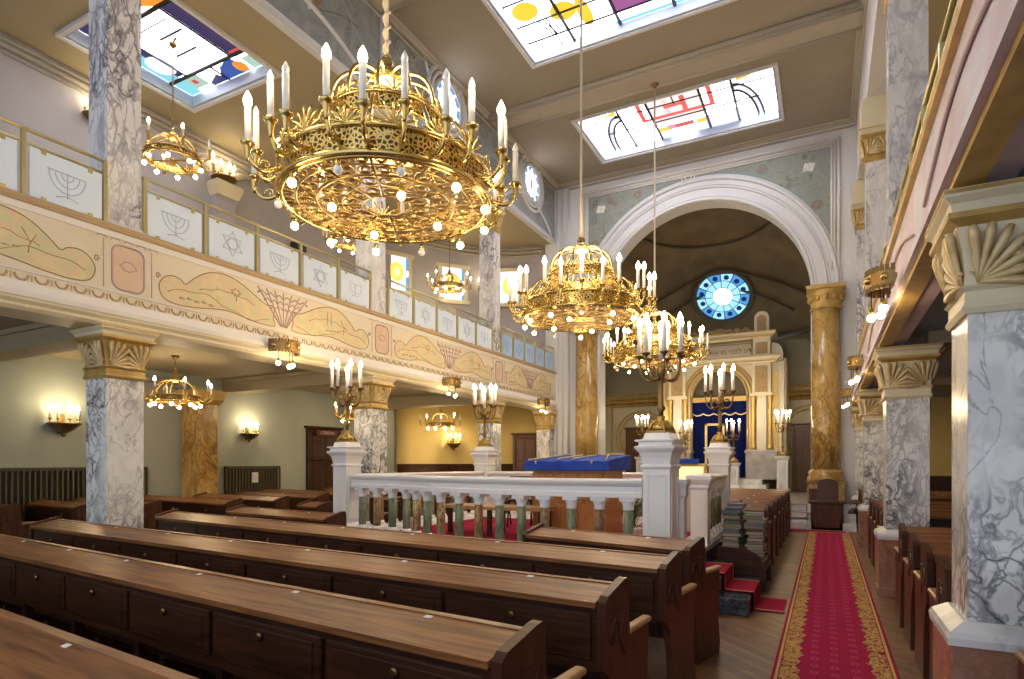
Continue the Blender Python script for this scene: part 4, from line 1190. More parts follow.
small_cache={}
def small_chandelier(loc,ztop,label,group,sc_=1.0,chain=True,power=26):
    t=thing('small_chandelier',label,'chandelier',loc,R(17*loc[1]),group)
    if not small_cache:
        b=MB()
        b.lathe([(.40,.0),(.42,.03),(.40,.08)],n=28,cap=False,mat=0); b.lathe([(.37,.08),(.37,0)],n=28,cap=False,mat=0)
        for z in (0,.08): b.tube([(.405*cos(2*PI*i/28),.405*sin(2*PI*i/28),z) for i in range(28)],.016,5,1,closed=True)
        small_cache['ring']=b.mesh('pierced_ring',[M['lace'],M['brass_mid']])
        b=MB()
        for k in range(8):
            a=2*PI*k/8
            b.tube([(.39*cos(a)*(1-u**1.6*.85),.39*sin(a)*(1-u**1.6*.85),.08+.30*sin(PI/2*u)) for u in [i/6 for i in range(7)]],.014,5)
        b.lathe([(.05,.34),(.09,.38),(.06,.43),(.03,.46),(.04,.5),(.015,.54)],n=12)
        small_cache['crown']=b.mesh('crown',[M['brass_mid']])
        small_cache['arm']=arm_mesh(.40,.06,.60,.16,.012,.03,'brass_mid')
        small_cache['c']=candle_mesh(.13,.018,True); small_cache['co']=candle_mesh(.13,.018,False)
        small_cache['g']=globe_mesh(.034)
        b=MB(); b.bx(-.38,.38,-.012,.012,.0,.02); b.bx(-.012,.012,-.38,.38,.0,.02); b.lathe([(.0,-.1),(.04,-.06),(.06,0),(.03,.04)],n=10,cap=False); small_cache['cross']=b.mesh('cross_bar',[M['brass_dark']])
    s=small_cache
    for nm,k in (('pierced_ring','ring'),('crown','crown'),('cross_bar','cross')): link(nm,s[k],t,scale=sc_)
    L=ztop-loc[2]
    b=MB()
    if chain:
        z=.5*sc_; i=0
        while z<L:
            b.tube([((.016*cos(2*PI*q/8) if i%2 else 0),(0 if i%2 else .016*cos(2*PI*q/8)),z+.03+.034*sin(2*PI*q/8)) for q in range(8)],.006,4,closed=True); z+=.052; i+=1
    else: b.tube([(0,0,.5*sc_),(0,0,L)],.012,6)
    b.lathe([(.02,-.08),(.06,-.04),(.07,0)],(0,0,L),n=12)
    obj('chain' if chain else 'rod',b,M['brass_dark'],t)
    rnd=random.Random(int(loc[1]*31+loc[2]))
    for k in range(8):
        a=2*PI*k/8
        link('arm',s['arm'],t,rz=a,scale=sc_)
        link('candle',s['c'] if rnd.random()>.3 else s['co'],t,(.60*sc_*cos(a),.60*sc_*sin(a),.16*sc_),scale=sc_)
        a+=PI/8
        link('globe_bulb',s['g'],t,(.40*sc_*cos(a),.40*sc_*sin(a),-.05*sc_),scale=sc_)
    plight(t,(0,0,-.22),power*.6*LP,r=.2); plight(t,(0,0,.3),power*.6*LP,r=.2)
    return t
for y,l in ((6.75,'nearest'),(11.3,'middle'),(15.7,'farthest')):
    small_chandelier((-10.4,y,7.1),9.22,'small brass chandelier hung above the left gallery, %s of the three up there'%l,'chandeliers above the left gallery',1.12,True,18)
for y,l in ((6.8,'nearest'),(11.6,'middle'),(15.2,'farthest')):
    small_chandelier((-10.4,y,2.80),3.62,'small brass chandelier hung low under the left gallery, %s of the three down there'%l,'chandeliers under the left gallery',1.0,False,26)

# crown lamps on the gallery fronts
def gallery_lamp(x,y,z,side,label,power=7):
    t=thing('gallery_lamp',label,'lamp',(x,y,z),0,'crown lamps along the gallery fronts')
    if side<0: power=3.5
    b=MB()
    n=16; r_=.27 if side>0 else .22; a0=-PI/2 if side>0 else PI/2
    vs=[]
    for i in range(n+1):
        a=a0+PI*i/n
        for q in (r_,r_-.02): vs += [(q*cos(a),q*sin(a),-.07),(q*cos(a),q*sin(a),.07)]
    fs=[]
    for i in range(n):
        o=4*i; fs += [(o,o+4,o+5,o+1),(o+2,o+3,o+7,o+6),(o+1,o+5,o+7,o+3),(o,o+2,o+6,o+4)]
    b.add(vs,fs)
    for k in range(n):
        a=a0+PI*(k+.5)/n; b.box((r_*cos(a)*.97,r_*sin(a)*.97,.08),(.03,.03,.05)); b.box((r_*cos(a)*.97,r_*sin(a)*.97,-.08),(.026,.026,.04))
    obj('crown_ring',b,M['brass_dark'],t)
    b=MB(); b.bx(0 if side>0 else -r_+.01,r_-.01 if side>0 else 0,-.02,.02,-.02,.02); b.bx(-.015,.015,-r_+.01,r_-.01,-.02,.02); obj('bracket',b,M['brass_dark'],t)
    b=MB(); b.ball((0,0,0),.035,8,5); rm=b.mesh('rosette',[M['brass']])
    for k in range(4):
        a=a0+PI*(k+.5)/4; link('rosette',rm,t,(r_*cos(a),r_*sin(a),0))
    for k in range(3):
        a=a0+PI*(k+.5)/3; d=.20+.05*(k%2)
        b=MB(); b.tube([(.17*cos(a),.17*sin(a),0),(.17*cos(a),.17*sin(a),-d)],.006,5); obj('cord',b,M['black'],t)
        link('globe_bulb',G4,t,(.17*cos(a),.17*sin(a),-d-.04))
    plight(t,(.12*side,0,-.46),power*LP,r=.08)
    return t
for y,l in ((6.95,'nearest'),(11.85,'second'),(17.0,'farthest')): gallery_lamp(-7.865,y,3.56,1,'bronze crown lamp with three bulbs on the left gallery front, %s one'%l)
for y,l in ((6.5,'nearest'),(11.6,'second'),(16.6,'farthest')): gallery_lamp(.545,y,3.36,-1,'bronze crown lamp with hanging bulbs on the right gallery front, %s one'%l)

# wall sconces
def sconce(loc,rz,label,group,s=1.0,power=14):
    t=thing('wall_sconce',label,'wall lamp',loc,rz,group)
    b=MB(); b.lathe([(.02,-.20),(.10,-.16),(.22,-.06),(.24,-.04),(.22,-.03)],(0,-.12,0),n=14,cap=True); b.bx(-.045,.045,-.04,0,-.2,.12); b.ball((0,-.1,-.22),.035,8,5)
    link('bowl',b.mesh('bowl',[M['brass_dark']]),t,scale=s)
    b=MB()
    for k in range(5):
        a=PI+PI*k/4; x,y=.2*cos(a),-.12+.16*sin(a)
        b.tube([(x*.5,-.12+(y+.12)*.5,-.1),(x*1.05,-.12+(y+.12)*1.1,-.03),(x,y,.03)],.011,5); b.lathe([(.012,-.02),(.03,0),(.03,.01)],(x,y,.03),8)
    link('arm_cluster',b.mesh('arm_cluster',[M['brass']]),t,scale=s)
    cm=small_cache['c']
    for k in range(5):
        a=PI+PI*k/4; link('candle',cm,t,(.2*s*cos(a),(-.12+.16*sin(a))*s,.045*s),scale=s*1.0)
    plight(t,(0,-.36*s,.26*s),power*LP,r=.1)
sconce((-12.5,5.96,2.45),R(90),'brass wall sconce with lit candles on the olive wall, nearest the camera','wall sconces under the left gallery',1.15)
sconce((-12.5,9.98,2.42),R(90),'brass wall sconce with lit candles on the olive wall past the golden pier','wall sconces under the left gallery',.95)
sconce((-10.92,16.66,2.35),R(55),'brass wall sconce shining on the yellow end wall of the left aisle','wall sconces under the left gallery',1.1,18)
sconce((-12.5,6.5,8.35),R(90),'brass wall sconce on the lilac gallery wall, behind the nearest gallery column','wall sconces on the gallery wall',.9,5)
sconce((-12.5,9.25,8.3),R(90),'brass wall sconce on the lilac gallery wall, right of the nearest chandelier','wall sconces on the gallery wall',1.2,6)
sconce((-10.2,17.6,7.55),R(38),'brass wall sconce between the square windows of the gallery','wall sconces on the gallery wall',1.2,6)
b=MB(); b.bx(-12.52,-12.28,9.0,9.5,4.6,7.85,0); b.sq([(.16,.27,0),(.24,.34,.22),(.24,.34,.3)],(-12.36,9.25,7.8),1)
b.tube([(-12.4,9.25+2.2*sin(PI*i/20-PI/2)+2.3,8.1+.75*cos(PI*i/20-PI/2)) for i in range(21)],.08,8,2)
struct('trim_31',b,[M['plaster_lilac'],M['cream'],M['moulding']],'wall pilaster and arch moulding behind the nearest gallery chandelier','pilaster')
# loudspeaker on gallery wall
t=thing('loudspeaker','small black loudspeaker fixed to the gallery wall','loudspeaker',(-12.38,11.45,7.35),R(90)); 
b=MB(); b.cbox(-.16,.16,-.18,.1,-.13,.13,.015); obj('cabinet',b,M['black'],t)
b=MB(); b.lathe([(.10,0),(.09,.01),(.03,-.0)],(0,0,0),n=16); o=obj('cone',b,M['radiator'],t,loc=(0,-.185,0)); o.rotation_euler=(R(90),0,0)

# ------------------------------------------------------------------ candelabra
cand_cache={}
def candelabra(loc,label,group,n=7,h=.82,rad=.235,ch=.33,cr=.024,power=18,s=1.0):
    t=thing('candelabrum',label,'candelabrum',loc,R(13*loc[0]+5),group)
    key=(n,h,rad,ch,cr)
    if key not in cand_cache:
        b=MB(); b.sq([(.12,.12,0),(.12,.12,.03)]); b.lathe([(.10,.03),(.115,.05),(.10,.09),(.05,.13),(.04,.17),(.05,.19)],n=16)
        for k in range(4):
            a=PI/4+PI/2*k; b.tube([(.13*cos(a)*1.1,.13*sin(a)*1.1,.02),(.105*cos(a),.105*sin(a),.10),(.055*cos(a),.055*sin(a),.15)],[.026,.018,.012],6)
        m0=b.mesh('base',[M['brass_mid']])
        b=MB(); b.lathe([(.03,.16),(.025,.24),(.05,.28),(.03,.32),(.026,h-.2),(.05,h-.16),(.055,h-.12),(.03,h-.08),(.05,h-.04),(.02,h)],n=14); m1=b.mesh('stem',[M['brass_dark']])
        b=MB()
        for q in (0,):
            pts=[]
            for i in range(13):
                u=i/12; pts.append((.03+(rad-.03)*sin(PI/2*u),0,h-.20-.05*sin(PI*u)+.24*u**2.6))
            b.tube(pts,[.016-.005*i/12 for i in range(13)],6)
            b.tube([(rad*.5+.05*(1-i/14)*cos(i*.5),0,h-.11+.05*(1-i/14)*sin(i*.5)) for i in range(14)],.008,5)
            b.lathe([(.01,-.05),(.02,-.02),(.05,0),(.05,.012),(.02,.014)],(rad,0,h+.05),10)
        m2=b.mesh('arm',[M['brass_dark']])
        m3=candle_mesh(ch,cr,True)
        cand_cache[key]=(m0,m1,m2,m3)
    m0,m1,m2,m3=cand_cache[key]
    link('base',m0,t); link('stem',m1,t)
    for k in range(n):
        a=2*PI*k/n
        link('arm',m2,t,rz=a); link('candle',m3,t,(rad*cos(a),rad*sin(a),h+.06))
    link('candle',m3,t,(0,0,h+.0))
    plight(t,(0,0,h+ch+.25),power*LP,r=.2)

# ================================================================== PEWS
pc_={}
def pew_end(mirror=False):
    b=MB()
    P=[(-.10,0),(.36,0),(.38,.10),(.34,.30),(.37,.73),(.07,.745),(.05,.85),(.045,1.03),(.025,1.062),(-.015,1.06),(-.235,1.005),(-.27,.975),(-.27,.90),(-.26,.62),(-.19,.54),(-.13,.36)]
    b.prism(P,lambda a,c,d:(d,a,c),-.024,.024)
    for s in (-1,1):
        b.tube([(s*.026,-.16+.055*cos(i*.6)*(1-i*.03),.80+.075*sin(i*.6)*(1-i*.03)) for i in range(18)],.007,4)
        b.tube([(s*.026,-.05+.03*cos(i*.7),.9-.03*i) for i in range(9)],.007,4)
        b.box((s*.026,-.12,.90),(.010,.16,.012))
    return b.mesh('end_panel',[M['wood_end']])
PE=pew_end()
b=MB(); b.cbox(-.03,.03,.06,.41,.735,.77,.008); PA=b.mesh('armrest',[M['wood_arm']])
b=MB(); b.bx(-.03,.03,-.21,-.15,0,.66); b.bx(-.03,.03,-.06,.36,0,.42); b.bx(-.03,.03,-.21,.36,0,.05); PL=b.mesh('leg',[M['wood']])
b=MB(); b.lathe([(.022,0),(.022,.012),(.012,.02)],n=10); b.bx(-.004,.004,-.012,.012,.018,.022); PK=b.mesh('lock',[M['brass_dark']])
b=MB(); b.bx(-.02,.02,-.012,.012,0,.002); PT=b.mesh('number_tag',[M['tag']])
def pew(xl,yl,xr,yr,label,group,ends=(True,True),doors=True,tags=True,s=1.0):
    L=math.hypot(xr-xl,yr-yl); a=math.atan2(yr-yl,xr-xl)
    t=thing('pew',label,'pew',((xl+xr)/2,(yl+yr)/2,0),a,group)
    h=L/2
    # sloped desk
    b=MB(); b.prism([(-.285,.945),(-.285,.975),(-.045,1.028),(-.045,.998)],lambda q,c,d:(d,q,c),-h+.03,h-.03); b.bx(-h+.03,h-.03,-.045,.0,.985,1.034); obj('desk_top',b,M['wood_top'],t)
    b=MB(); b.bx(-h+.03,h-.03,-.25,-.235,.90,.962); b.bx(-h+.03,h-.03,-.236,-.222,.63,.95); b.bx(-h+.03,h-.03,-.24,-.02,.62,.64); b.bx(-h+.03,h-.03,-.05,-.02,.45,.99); b.bx(-h+.03,h-.03,-.25,-.225,.605,.66); obj('book_box',b,M['wood'],t)
    b=MB(); b.bx(-h+.03,h-.03,-.02,.02,.46,1.0); obj('backrest',b,M['wood'],t)
    b=MB(); b.cbox(-h+.03,h-.03,.0,.40,.42,.455,.01); obj('seat',b,M['wood_top'],t)
    n=max(1,round(L/.95)); w=(L-.1)/n
    if doors:
        key=round(w,3)
        if key not in pc_:
            b=MB(); b.cbox(-w/2+.02,w/2-.02,-.262,-.235,.66,.905,.006); b.cbox(-w/2+.07,w/2-.07,-.267,-.262,.69,.875,.003); pc_[key]=b.mesh('door',[M['wood']])
        for k in range(n):
            x=-h+.05+w*(k+.5)
            d=link('door',pc_[key],t,(x,0,0))
            l=link('lock',PK,d,(0,-.268,.845)); l.rotation_euler=(R(90),0,0)
    for k in range(1,n): link('leg',PL,t,(-h+.05+w*k,0,0))
    if tags:
        for k in range(n):
            x=-h+.05+w*(k+.5); o=link('number_tag',PT,t,(x,-.065,1.0245)); o.rotation_euler=(R(12.3),0,0)
    for e,x in zip(ends,(-h,h)):
        if e: link('end_panel',PE,t,(x,0,0)); link('armrest',PA,t,(x,0,0))
    return t
GN='pews of the left block behind the reading platform'
pew(-7.9,1.78,-.95,1.12,'nearest pew, only its sloping oak desk top in the bottom left corner',GN)
pew(-8.35,2.90,-1.03,2.17,'long dark oak pew, second row, its desk running across the bottom of the picture',GN)
pew(-8.02,3.80,-1.0,3.22,'long dark oak pew, third row, passing just before the nearest left column',GN)
pew(-7.84,5.13,-.95,4.34,'long dark oak pew, fourth row, starting right of the nearest left column',GN)
pew(-2.62,5.66,-.95,5.28,'short oak pew before the white balustrade, at the right post',GN)
pew(-7.75,6.12,-5.55,5.88,'short oak pew left of the reading platform, its end before the left post',GN)
GW='pews in the left aisle under the gallery'
wl=['first','second','third','fourth','fifth','sixth','seventh']
for i,(y,xr) in enumerate(((4.65,-11.0),(5.5,-10.5),(6.2,-9.95),(7.2,-9.2),(8.2,-9.15),(9.25,-9.15),(10.3,-9.15))):
    pew(-12.3 if abs(y-8.5)>.85 else -11.72,y+.12,xr,y,'oak pew in the left aisle under the gallery, %s row from the camera'%wl[i],GW)
for i in range(4):
    y=7.35+1.0*i
    pew(-7.75,y+.1,-7.24,y+.05,'tiny oak seat between the left columns and platform, %s row'%wl[i],'short pews left of the reading platform',doors=True)
for i in range(3):
    y=11.5+1.0*i
    pew(-11.4,y+.2,-9.15,y,'oak pew far back in the left aisle, %s of the last three rows'%wl[i],GW)
GR_='pews right of the aisle'
pew(.86,3.40,3.6,3.40,'oak pew end in the bottom right corner before the near pillar',GR_)
for i,y in enumerate((4.98,5.78,6.58,7.42)):
    pew(.70,y,4.4,y+.02,'oak pew right of the aisle between the nearest and second pillars, %s row'%wl[i],GR_)
for i,y in enumerate((9.95,10.75,11.55,12.4)):
    pew(.70,y,4.4,y+.02,'oak pew right of the aisle between the second and third pillars, %s row'%wl[i],GR_)
for i,y in enumerate((15.0,15.9,16.8)):
    pew(.72,y,4.4,y,'oak pew right of the aisle beyond the third pillar, %s row'%wl[i],GR_)
GA='pews between the reading platform and the ark'
for i in range(7):
    y=9.95+1.02*i
    pew(-1.30 if y<11.4 else -5.2,y,-.80,y,'oak pew by the aisle past the book stacks, %s row towards the ark'%wl[i],GA)

# ================================================================== READING PLATFORM (bimah)
PZ=.56
path=[(-6.70,7.395),(-5.62,7.26),(-4.75,6.82),(-3.85,6.68),(-3.0,6.58),(-1.83,6.70)]
P1,P2,P3,P4,PS=(-6.9,7.42),(-1.64,6.75),(-6.4,11.0),(-1.60,10.7),(-1.53,8.55)
plat=thing('reading_platform','raised dark stone platform carrying the white balustrade','platform',(0,0,0))
b=MB(); outl=[(-7.05,7.2),(-5.62,7.05),(-4.75,6.6),(-3.85,6.46),(-3.0,6.36),(-1.42,6.5),(-1.40,10.9),(-6.6,11.2)]
b.prism(outl,lambda a,c,d:(a,c,d),0,PZ-.06,0); 
o2=[(x*1.0+(.0),y) for x,y in outl]; b.prism(o2,lambda a,c,d:(a,c,d),PZ-.06,PZ,1); obj('base',b,[M['dark_marble'],M['white_marble']],plat)
b=MB(); b.prism([(-6.3,7.5),(-4.7,7.1),(-3,6.9),(-1.9,7.0),(-1.85,10.5),(-6.2,10.7)],lambda a,c,d:(a,c,d),PZ,PZ+.012); obj('carpet',b,M['carpet_red'],plat)
st=thing('platform_steps','dark marble steps with red carpet climbing to the reading platform','steps',(0,0,0))
b=MB(); b.cbox(-1.40,-.75,7.03,8.45,0,.19,.012); b.cbox(-1.40,-1.07,7.03,8.45,.19,.38,.012); obj('tread',b,M['dark_marble'],st)
b=MB()
prof=[(-.42,.006),(-.73,.006),(-.735,.2),(-1.05,.2),(-1.055,.39),(-1.39,.39),(-1.395,.57),(-1.7,.575)]
for k,(y0,y1,m_) in enumerate(((7.36,8.16,0),(7.40,7.43,1),(8.09,8.12,1))):
    vs=[];z_=.006+.003*(k>0)
    for (x,z) in prof: vs += [(x-(.004 if k else 0)*-1,y0,z+z_),(x+(.004 if k else 0),y1,z+z_)]
    b.add(vs,[(2*i,2*i+1,2*i+3,2*i+2) for i in range(len(prof)-1)],m_)
obj('stair_carpet',b,[M['carpet_red'],M['carpet_line']],st)
# posts
def post(x,y,rz,label):
    t=thing('platform_post',label,'post',(x,y,PZ+.002),rz,'tall white posts of the reading platform')
    h=.155
    b=MB(); b.sq([(h+.03,h+.03,0),(h+.03,h+.03,.12),(h+.01,h+.01,.15),(h,h,.16),(h,h,1.06)]); obj('shaft',b,M['stone_white'],t)
    b=MB()
    for f in range(4):
        ca,sa=cos(f*PI/2),sin(f*PI/2)
        for (x0,x1,z0,z1) in ((-.11,-.09,.22,1.0),(.09,.11,.22,1.0),(-.11,.11,.98,1.0),(-.11,.11,.22,.24)):
            vs=[]
            for yy in (-h-.008,-h):
                for xx,zz in ((x0,z0),(x1,z0),(x1,z1),(x0,z1)): vs.append((xx*ca-yy*sa,xx*sa+yy*ca,zz))
            b.add(vs,[(0,1,2,3),(7,6,5,4),(0,4,5,1),(1,5,6,2),(2,6,7,3),(3,7,4,0)])
    obj('panel_moulding',b,M['stone_white'],t)
    b=MB(); b.sq([(h+.005,h+.005,1.06),(h+.02,h+.02,1.08),(h+.02,h+.02,1.10),(h,h,1.11),(h+.01,h+.01,1.18),(h+.03,h+.03,1.24),(h+.07,h+.07,1.285),(h+.075,h+.075,1.31),(h+.035,h+.035,1.32),(h+.035,h+.035,1.355),(h+.07,h+.07,1.37),(h+.07,h+.07,1.385),(h,h,1.39),(h-.02,h-.02,1.46)]); obj('cap',b,M['stone_white'],t)
    return t
post(*P1,R(-6),'tall white post at the front left corner of the reading platform')
post(*P2,R(-6),'tall white post at the front right corner of the reading platform')
post(*P3,0,'tall white post at the back left corner of the reading platform')
post(*P4,0,'tall white post at the back right corner of the reading platform')
t=thing('newel_post','short white newel post where the steps enter the platform','post',(PS[0],PS[1],PZ+.002))
b=MB(); b.sq([(.11,.13,0),(.11,.13,.76),(.13,.15,.79),(.13,.15,.83),(.15,.17,.86),(.17,.19,.90),(.17,.19,.95),(.12,.14,.98)]); obj('shaft',b,M['stone_white'],t)
b=MB(); b.bx(-.08,.08,-.14,-.128,.1,.7); obj('panel_moulding',b,M['stone_white'],t)
# balustrade
bal_m=[]
for k,mm in enumerate(('green_marble','brown_marble')):
    b=MB()
    b.sq([(.075,.075,0),(.075,.075,.035)],mat=0); b.lathe([(.075,.035),(.08,.05),(.07,.07),(.062,.09)],n=14,mat=0)
    b.lathe([(.058,.085),(.060,.3),(.054,.535)],n=14,mat=1)
    b.lathe([(.056,.53),(.066,.545),(.060,.56),(.068,.60),(.085,.635)],n=14,mat=0); b.sq([(.088,.088,.635),(.088,.088,.68)],mat=0)
    bal_m.append(b.mesh('baluster',[M['stone_white'],M[mm]]))
def balustrade(pts,label,z=PZ+.001,step=.335):
    t=thing('balustrade',label,'balustrade',(0,0,0),0,'white balustrades of the reading platform')
    b=MB()
    rp=[(-.10,.735),(.10,.735),(.10,.79),(.085,.80),(.085,.86),(.10,.87),(.125,.90),(.13,.925),(.115,.945),(-.115,.945),(-.13,.925),(-.125,.90),(-.10,.87),(-.085,.86),(-.085,.80),(-.10,.79)]
    bp=[(-.12,0),(.12,0),(.12,.045),(.10,.06),(-.10,.06),(-.12,.045)]
    N=len(pts)
    for prof in (rp,bp):
        vs=[]
        for i in range(N):
            a=Vector(pts[max(i-1,0)]); c=Vector(pts[min(i+1,N-1)]); d=(c-a).normalized(); nn=Vector((-d.y,d.x))
            for q,zz in prof: vs.append((pts[i][0]+nn.x*q,pts[i][1]+nn.y*q,z+zz))
        k=len(prof); fs=[]
        for i in range(N-1):
            for j in range(k):
                j2=(j+1)%k; fs.append((i*k+j,i*k+j2,(i+1)*k+j2,(i+1)*k+j))
        fs += [tuple(reversed(range(k))),tuple((N-1)*k+j for j in range(k))]
        b.add(vs,fs)
    obj('rail',b,M['stone_white'],t)
    # arc-length balusters
    seg=[(Vector(pts[i]),Vector(pts[i+1])) for i in range(N-1)]; tot=sum((q-p).length for p,q in seg)
    n=max(1,round(tot/step)); 
    for k in range(n):
        d=tot*(k+.5)/n
        for p,q in seg:
            l=(q-p).length
            if d<=l: 
                pt=p+(q-p)*(d/l); dd=q-p; break
            d-=l
        link('baluster',bal_m[(0,1,0,0,1,0,1)[k%7]],t,(pt.x,pt.y,z+.058),rz=math.atan2(dd.y,dd.x))
    return t
balustrade(path,'bowed white balustrade with coloured marble balusters along the front of the platform')
balustrade([(-6.85,7.63),(-6.42,10.79)],'white balustrade along the left side of the reading platform')
balustrade([(-6.20,10.97),(-1.80,10.72)],'white balustrade along the back of the reading platform')
balustrade([(-1.54,8.75),(-1.58,10.50)],'white balustrade from the newel post to the back right post')
t=thing('newel_post','narrow white end pier beside the front right post of the platform','post',(-1.52,7.04,PZ+.002))
b=MB(); b.sq([(.09,.07,0),(.09,.07,.72),(.11,.09,.76),(.11,.09,.84),(.13,.11,.90),(.13,.11,.94)]); obj('shaft',b,M['stone_white'],t)
b=MB(); b.bx(-.06,.06,-.08,-.068,.1,.66); obj('panel_moulding',b,M['stone_white'],t)
GC='bronze candelabra on the platform posts'
candelabra((P1[0],P1[1],PZ+1.46),'bronze candelabrum on the front left platform post, before the second column',GC)
candelabra((P2[0],P2[1],PZ+1.46),'bronze candelabrum on the front right platform post, largest in view',GC)
candelabra((P3[0],P3[1],PZ+1.46),'bronze candelabrum on the back left platform post',GC)
candelabra((P4[0],P4[1],PZ+1.46),'bronze candelabrum on the back right platform post, before the blue curtain',GC)
# reading desk with velvet cover
t=thing('reading_desk','wooden reading desk on the platform','desk',(-3.5,8.95,PZ+.013),R(-4))
b=MB(); b.cbox(-.62,.62,-.36,.36,.0,1.0,.01); obj('cabinet',b,M['wood_orange'],t)
b=MB()
for k in range(3):
    x=-.41+.41*k
    for z0,z1 in ((.06,.5),(.55,.95)): b.cbox(x-.17,x+.17,-.385,-.36,z0,z1,.01)
obj('panel',b,M['wood_orange'],t)
cov=thing('velvet_cover','bright blue velvet cover with gold bands spread on the reading desk','cover',(-3.5,8.95,PZ+1.014),R(-4))
b=MB(); nx,ny=16,8; vs=[]
rv=random.Random(3)
for j in range(ny+1):
    for i in range(nx+1):
        x=-.72+1.44*i/nx; y=-.46+.92*j/ny
        vs.append((x,y,.14+.10*j/ny+.012*rv.uniform(-1,1)))
fs=[(j*(nx+1)+i,j*(nx+1)+i+1,(j+1)*(nx+1)+i+1,(j+1)*(nx+1)+i) for j in range(ny) for i in range(nx)]
o_=len(vs)
rim=[i for i in range(nx+1)]+[(j+1)*(nx+1)-1+(nx+1)*0 for j in range(1,ny+1)]+[ny*(nx+1)+i for i in reversed(range(nx))]+[j*(nx+1) for j in reversed(range(1,ny))]
for q,i in enumerate(rim): vs.append((vs[i][0]*1.0,vs[i][1]*1.0,.0))
K=len(rim)
for q in range(K): fs.append((rim[q],o_+q,o_+(q+1)%K,rim[(q+1)%K]))
b.add(vs,fs,0,False); obj('cloth',b,M['velvet'],cov)
b=MB()
def cz(x,y): return .158+.10*(y+.46)/.92
for (xa,ya,xb,yb) in ((-.66,-.42,-.36,.42),(.66,-.42,.36,.42),(-.2,-.3,-.05,.3),(.2,.3,.05,-.3),(.3,.38,.62,.38)):
    b.tube([(xa,ya,cz(xa,ya)),((xa+xb)/2,(ya+yb)/2,cz(0,(ya+yb)/2)),(xb,yb,cz(xb,yb))],.012,4)
for x in (-.5,.45): b.tube([(x,-.468,.15),(x,-.47,.10)],.015,4)
obj('gold_band',b,M['gold_thread'],cov)
# bench with curved front inside the platform
t=thing('curved_bench','pale wooden bench with a curved front inside the balustrade','bench',(-4.55,8.25,PZ+.013))
b=MB(); pts=[]
n=14
outer=[(-.9+1.8*i/n,-.22-.16*sin(PI*i/n)) for i in range(n+1)]; inner=[(-.9+1.8*i/n,.22) for i in reversed(range(n+1))]
b.prism(outer+inner,lambda a,c,d:(a,c,d),.40,.45); obj('seat',b,M['wood_arm'],t)
for x,y in ((-.8,-.15),(.8,-.15),(-.8,.15),(.8,.15),(0,-.28),(0,.15)):
    b=MB(); b.bx(x-.03,x+.03,y-.03,y+.03,0,.40); obj('leg',b,M['wood'],t)
# black folding chair
t=thing('black_chair','black metal chair seen through the balusters','chair',(-4.75,9.4,PZ+.028),R(20))
for sx in (-1,1):
    b=MB(); b.tube([(sx*.2,-.2,0),(sx*.2,.1,.45),(sx*.2,.22,.85)],.014,6); obj('leg',b,M['black'],t)
    b=MB(); b.tube([(sx*.19,.22,0),(sx*.19,-.1,.45)],.014,6); obj('leg',b,M['black'],t)
b=MB(); b.cbox(-.21,.21,-.2,.2,.44,.47,.01); obj('seat',b,M['black'],t)
b=MB(); b.cbox(-.21,.21,.16,.22,.68,.86,.01); obj('backrest',b,M['black'],t)
b=MB(); b.bx(-.2,.2,-.08,-.06,.42,.44); obj('stretcher',b,M['black'],t)
# plants
def plant(x,y,z,label,n=60,h=.55,sd=1):
    t=thing('potted_plant',label,'plant',(x,y,z),0)
    b=MB(); b.lathe([(.10,0),(.14,.2),(.15,.22),(.13,.23)],n=14); obj('pot',b,M['white_marble'],t)
    rr=random.Random(sd); b=MB()
    for k in range(n):
        a=rr.uniform(0,2*PI); q=rr.uniform(.05,.22); zz=rr.uniform(.25,.25+h); s=rr.uniform(.05,.09)
        c=Vector((q*cos(a),q*sin(a),zz)); d=Vector((cos(a),sin(a),rr.uniform(-.3,.8))).normalized(); w=d.cross(Vector((0,0,1))).normalized()
        b.add([c,c+d*s*.6+w*s*.4,c+d*s*1.4,c+d*s*.6-w*s*.4],[(0,1,2,3)])
        if k%5==0: b.tube([(0,0,.2),tuple(c)],.006,4)
    obj('foliage',b,M['leaf'],t)
plant(-6.0,7.95,PZ+.013,'leafy plant behind the left end of the balustrade',sd=4)
plant(-2.35,8.1,PZ+.013,'dark leafy plant behind the right end of the balustrade',70,.6,5)
# prayer lectern with lit panel
t=thing('prayer_lectern','small pale lectern with a glowing gilt panel behind the steps','lectern',(-1.95,10.1,PZ+.013))
b=MB(); b.sq([(.2,.16,0),(.2,.16,.72),(.25,.2,.76),(.25,.2,.8)]); obj('body',b,M['ark_white'],t)
b=MB(); b.cbox(-.24,.24,-.05,.05,.8,1.10,.01); obj('panel_frame',b,M['ark_gold'],t)
b=MB(); b.bx(-.19,.19,-.06,-.05,.84,1.05); obj('lit_panel',b,emit('lit_panel',(1,.52,.10),1.3),t)
b=MB(); b.bx(-.26,.1,-.12,.12,1.10,1.18); obj('blue_cushion',b,M['velvet'],t)

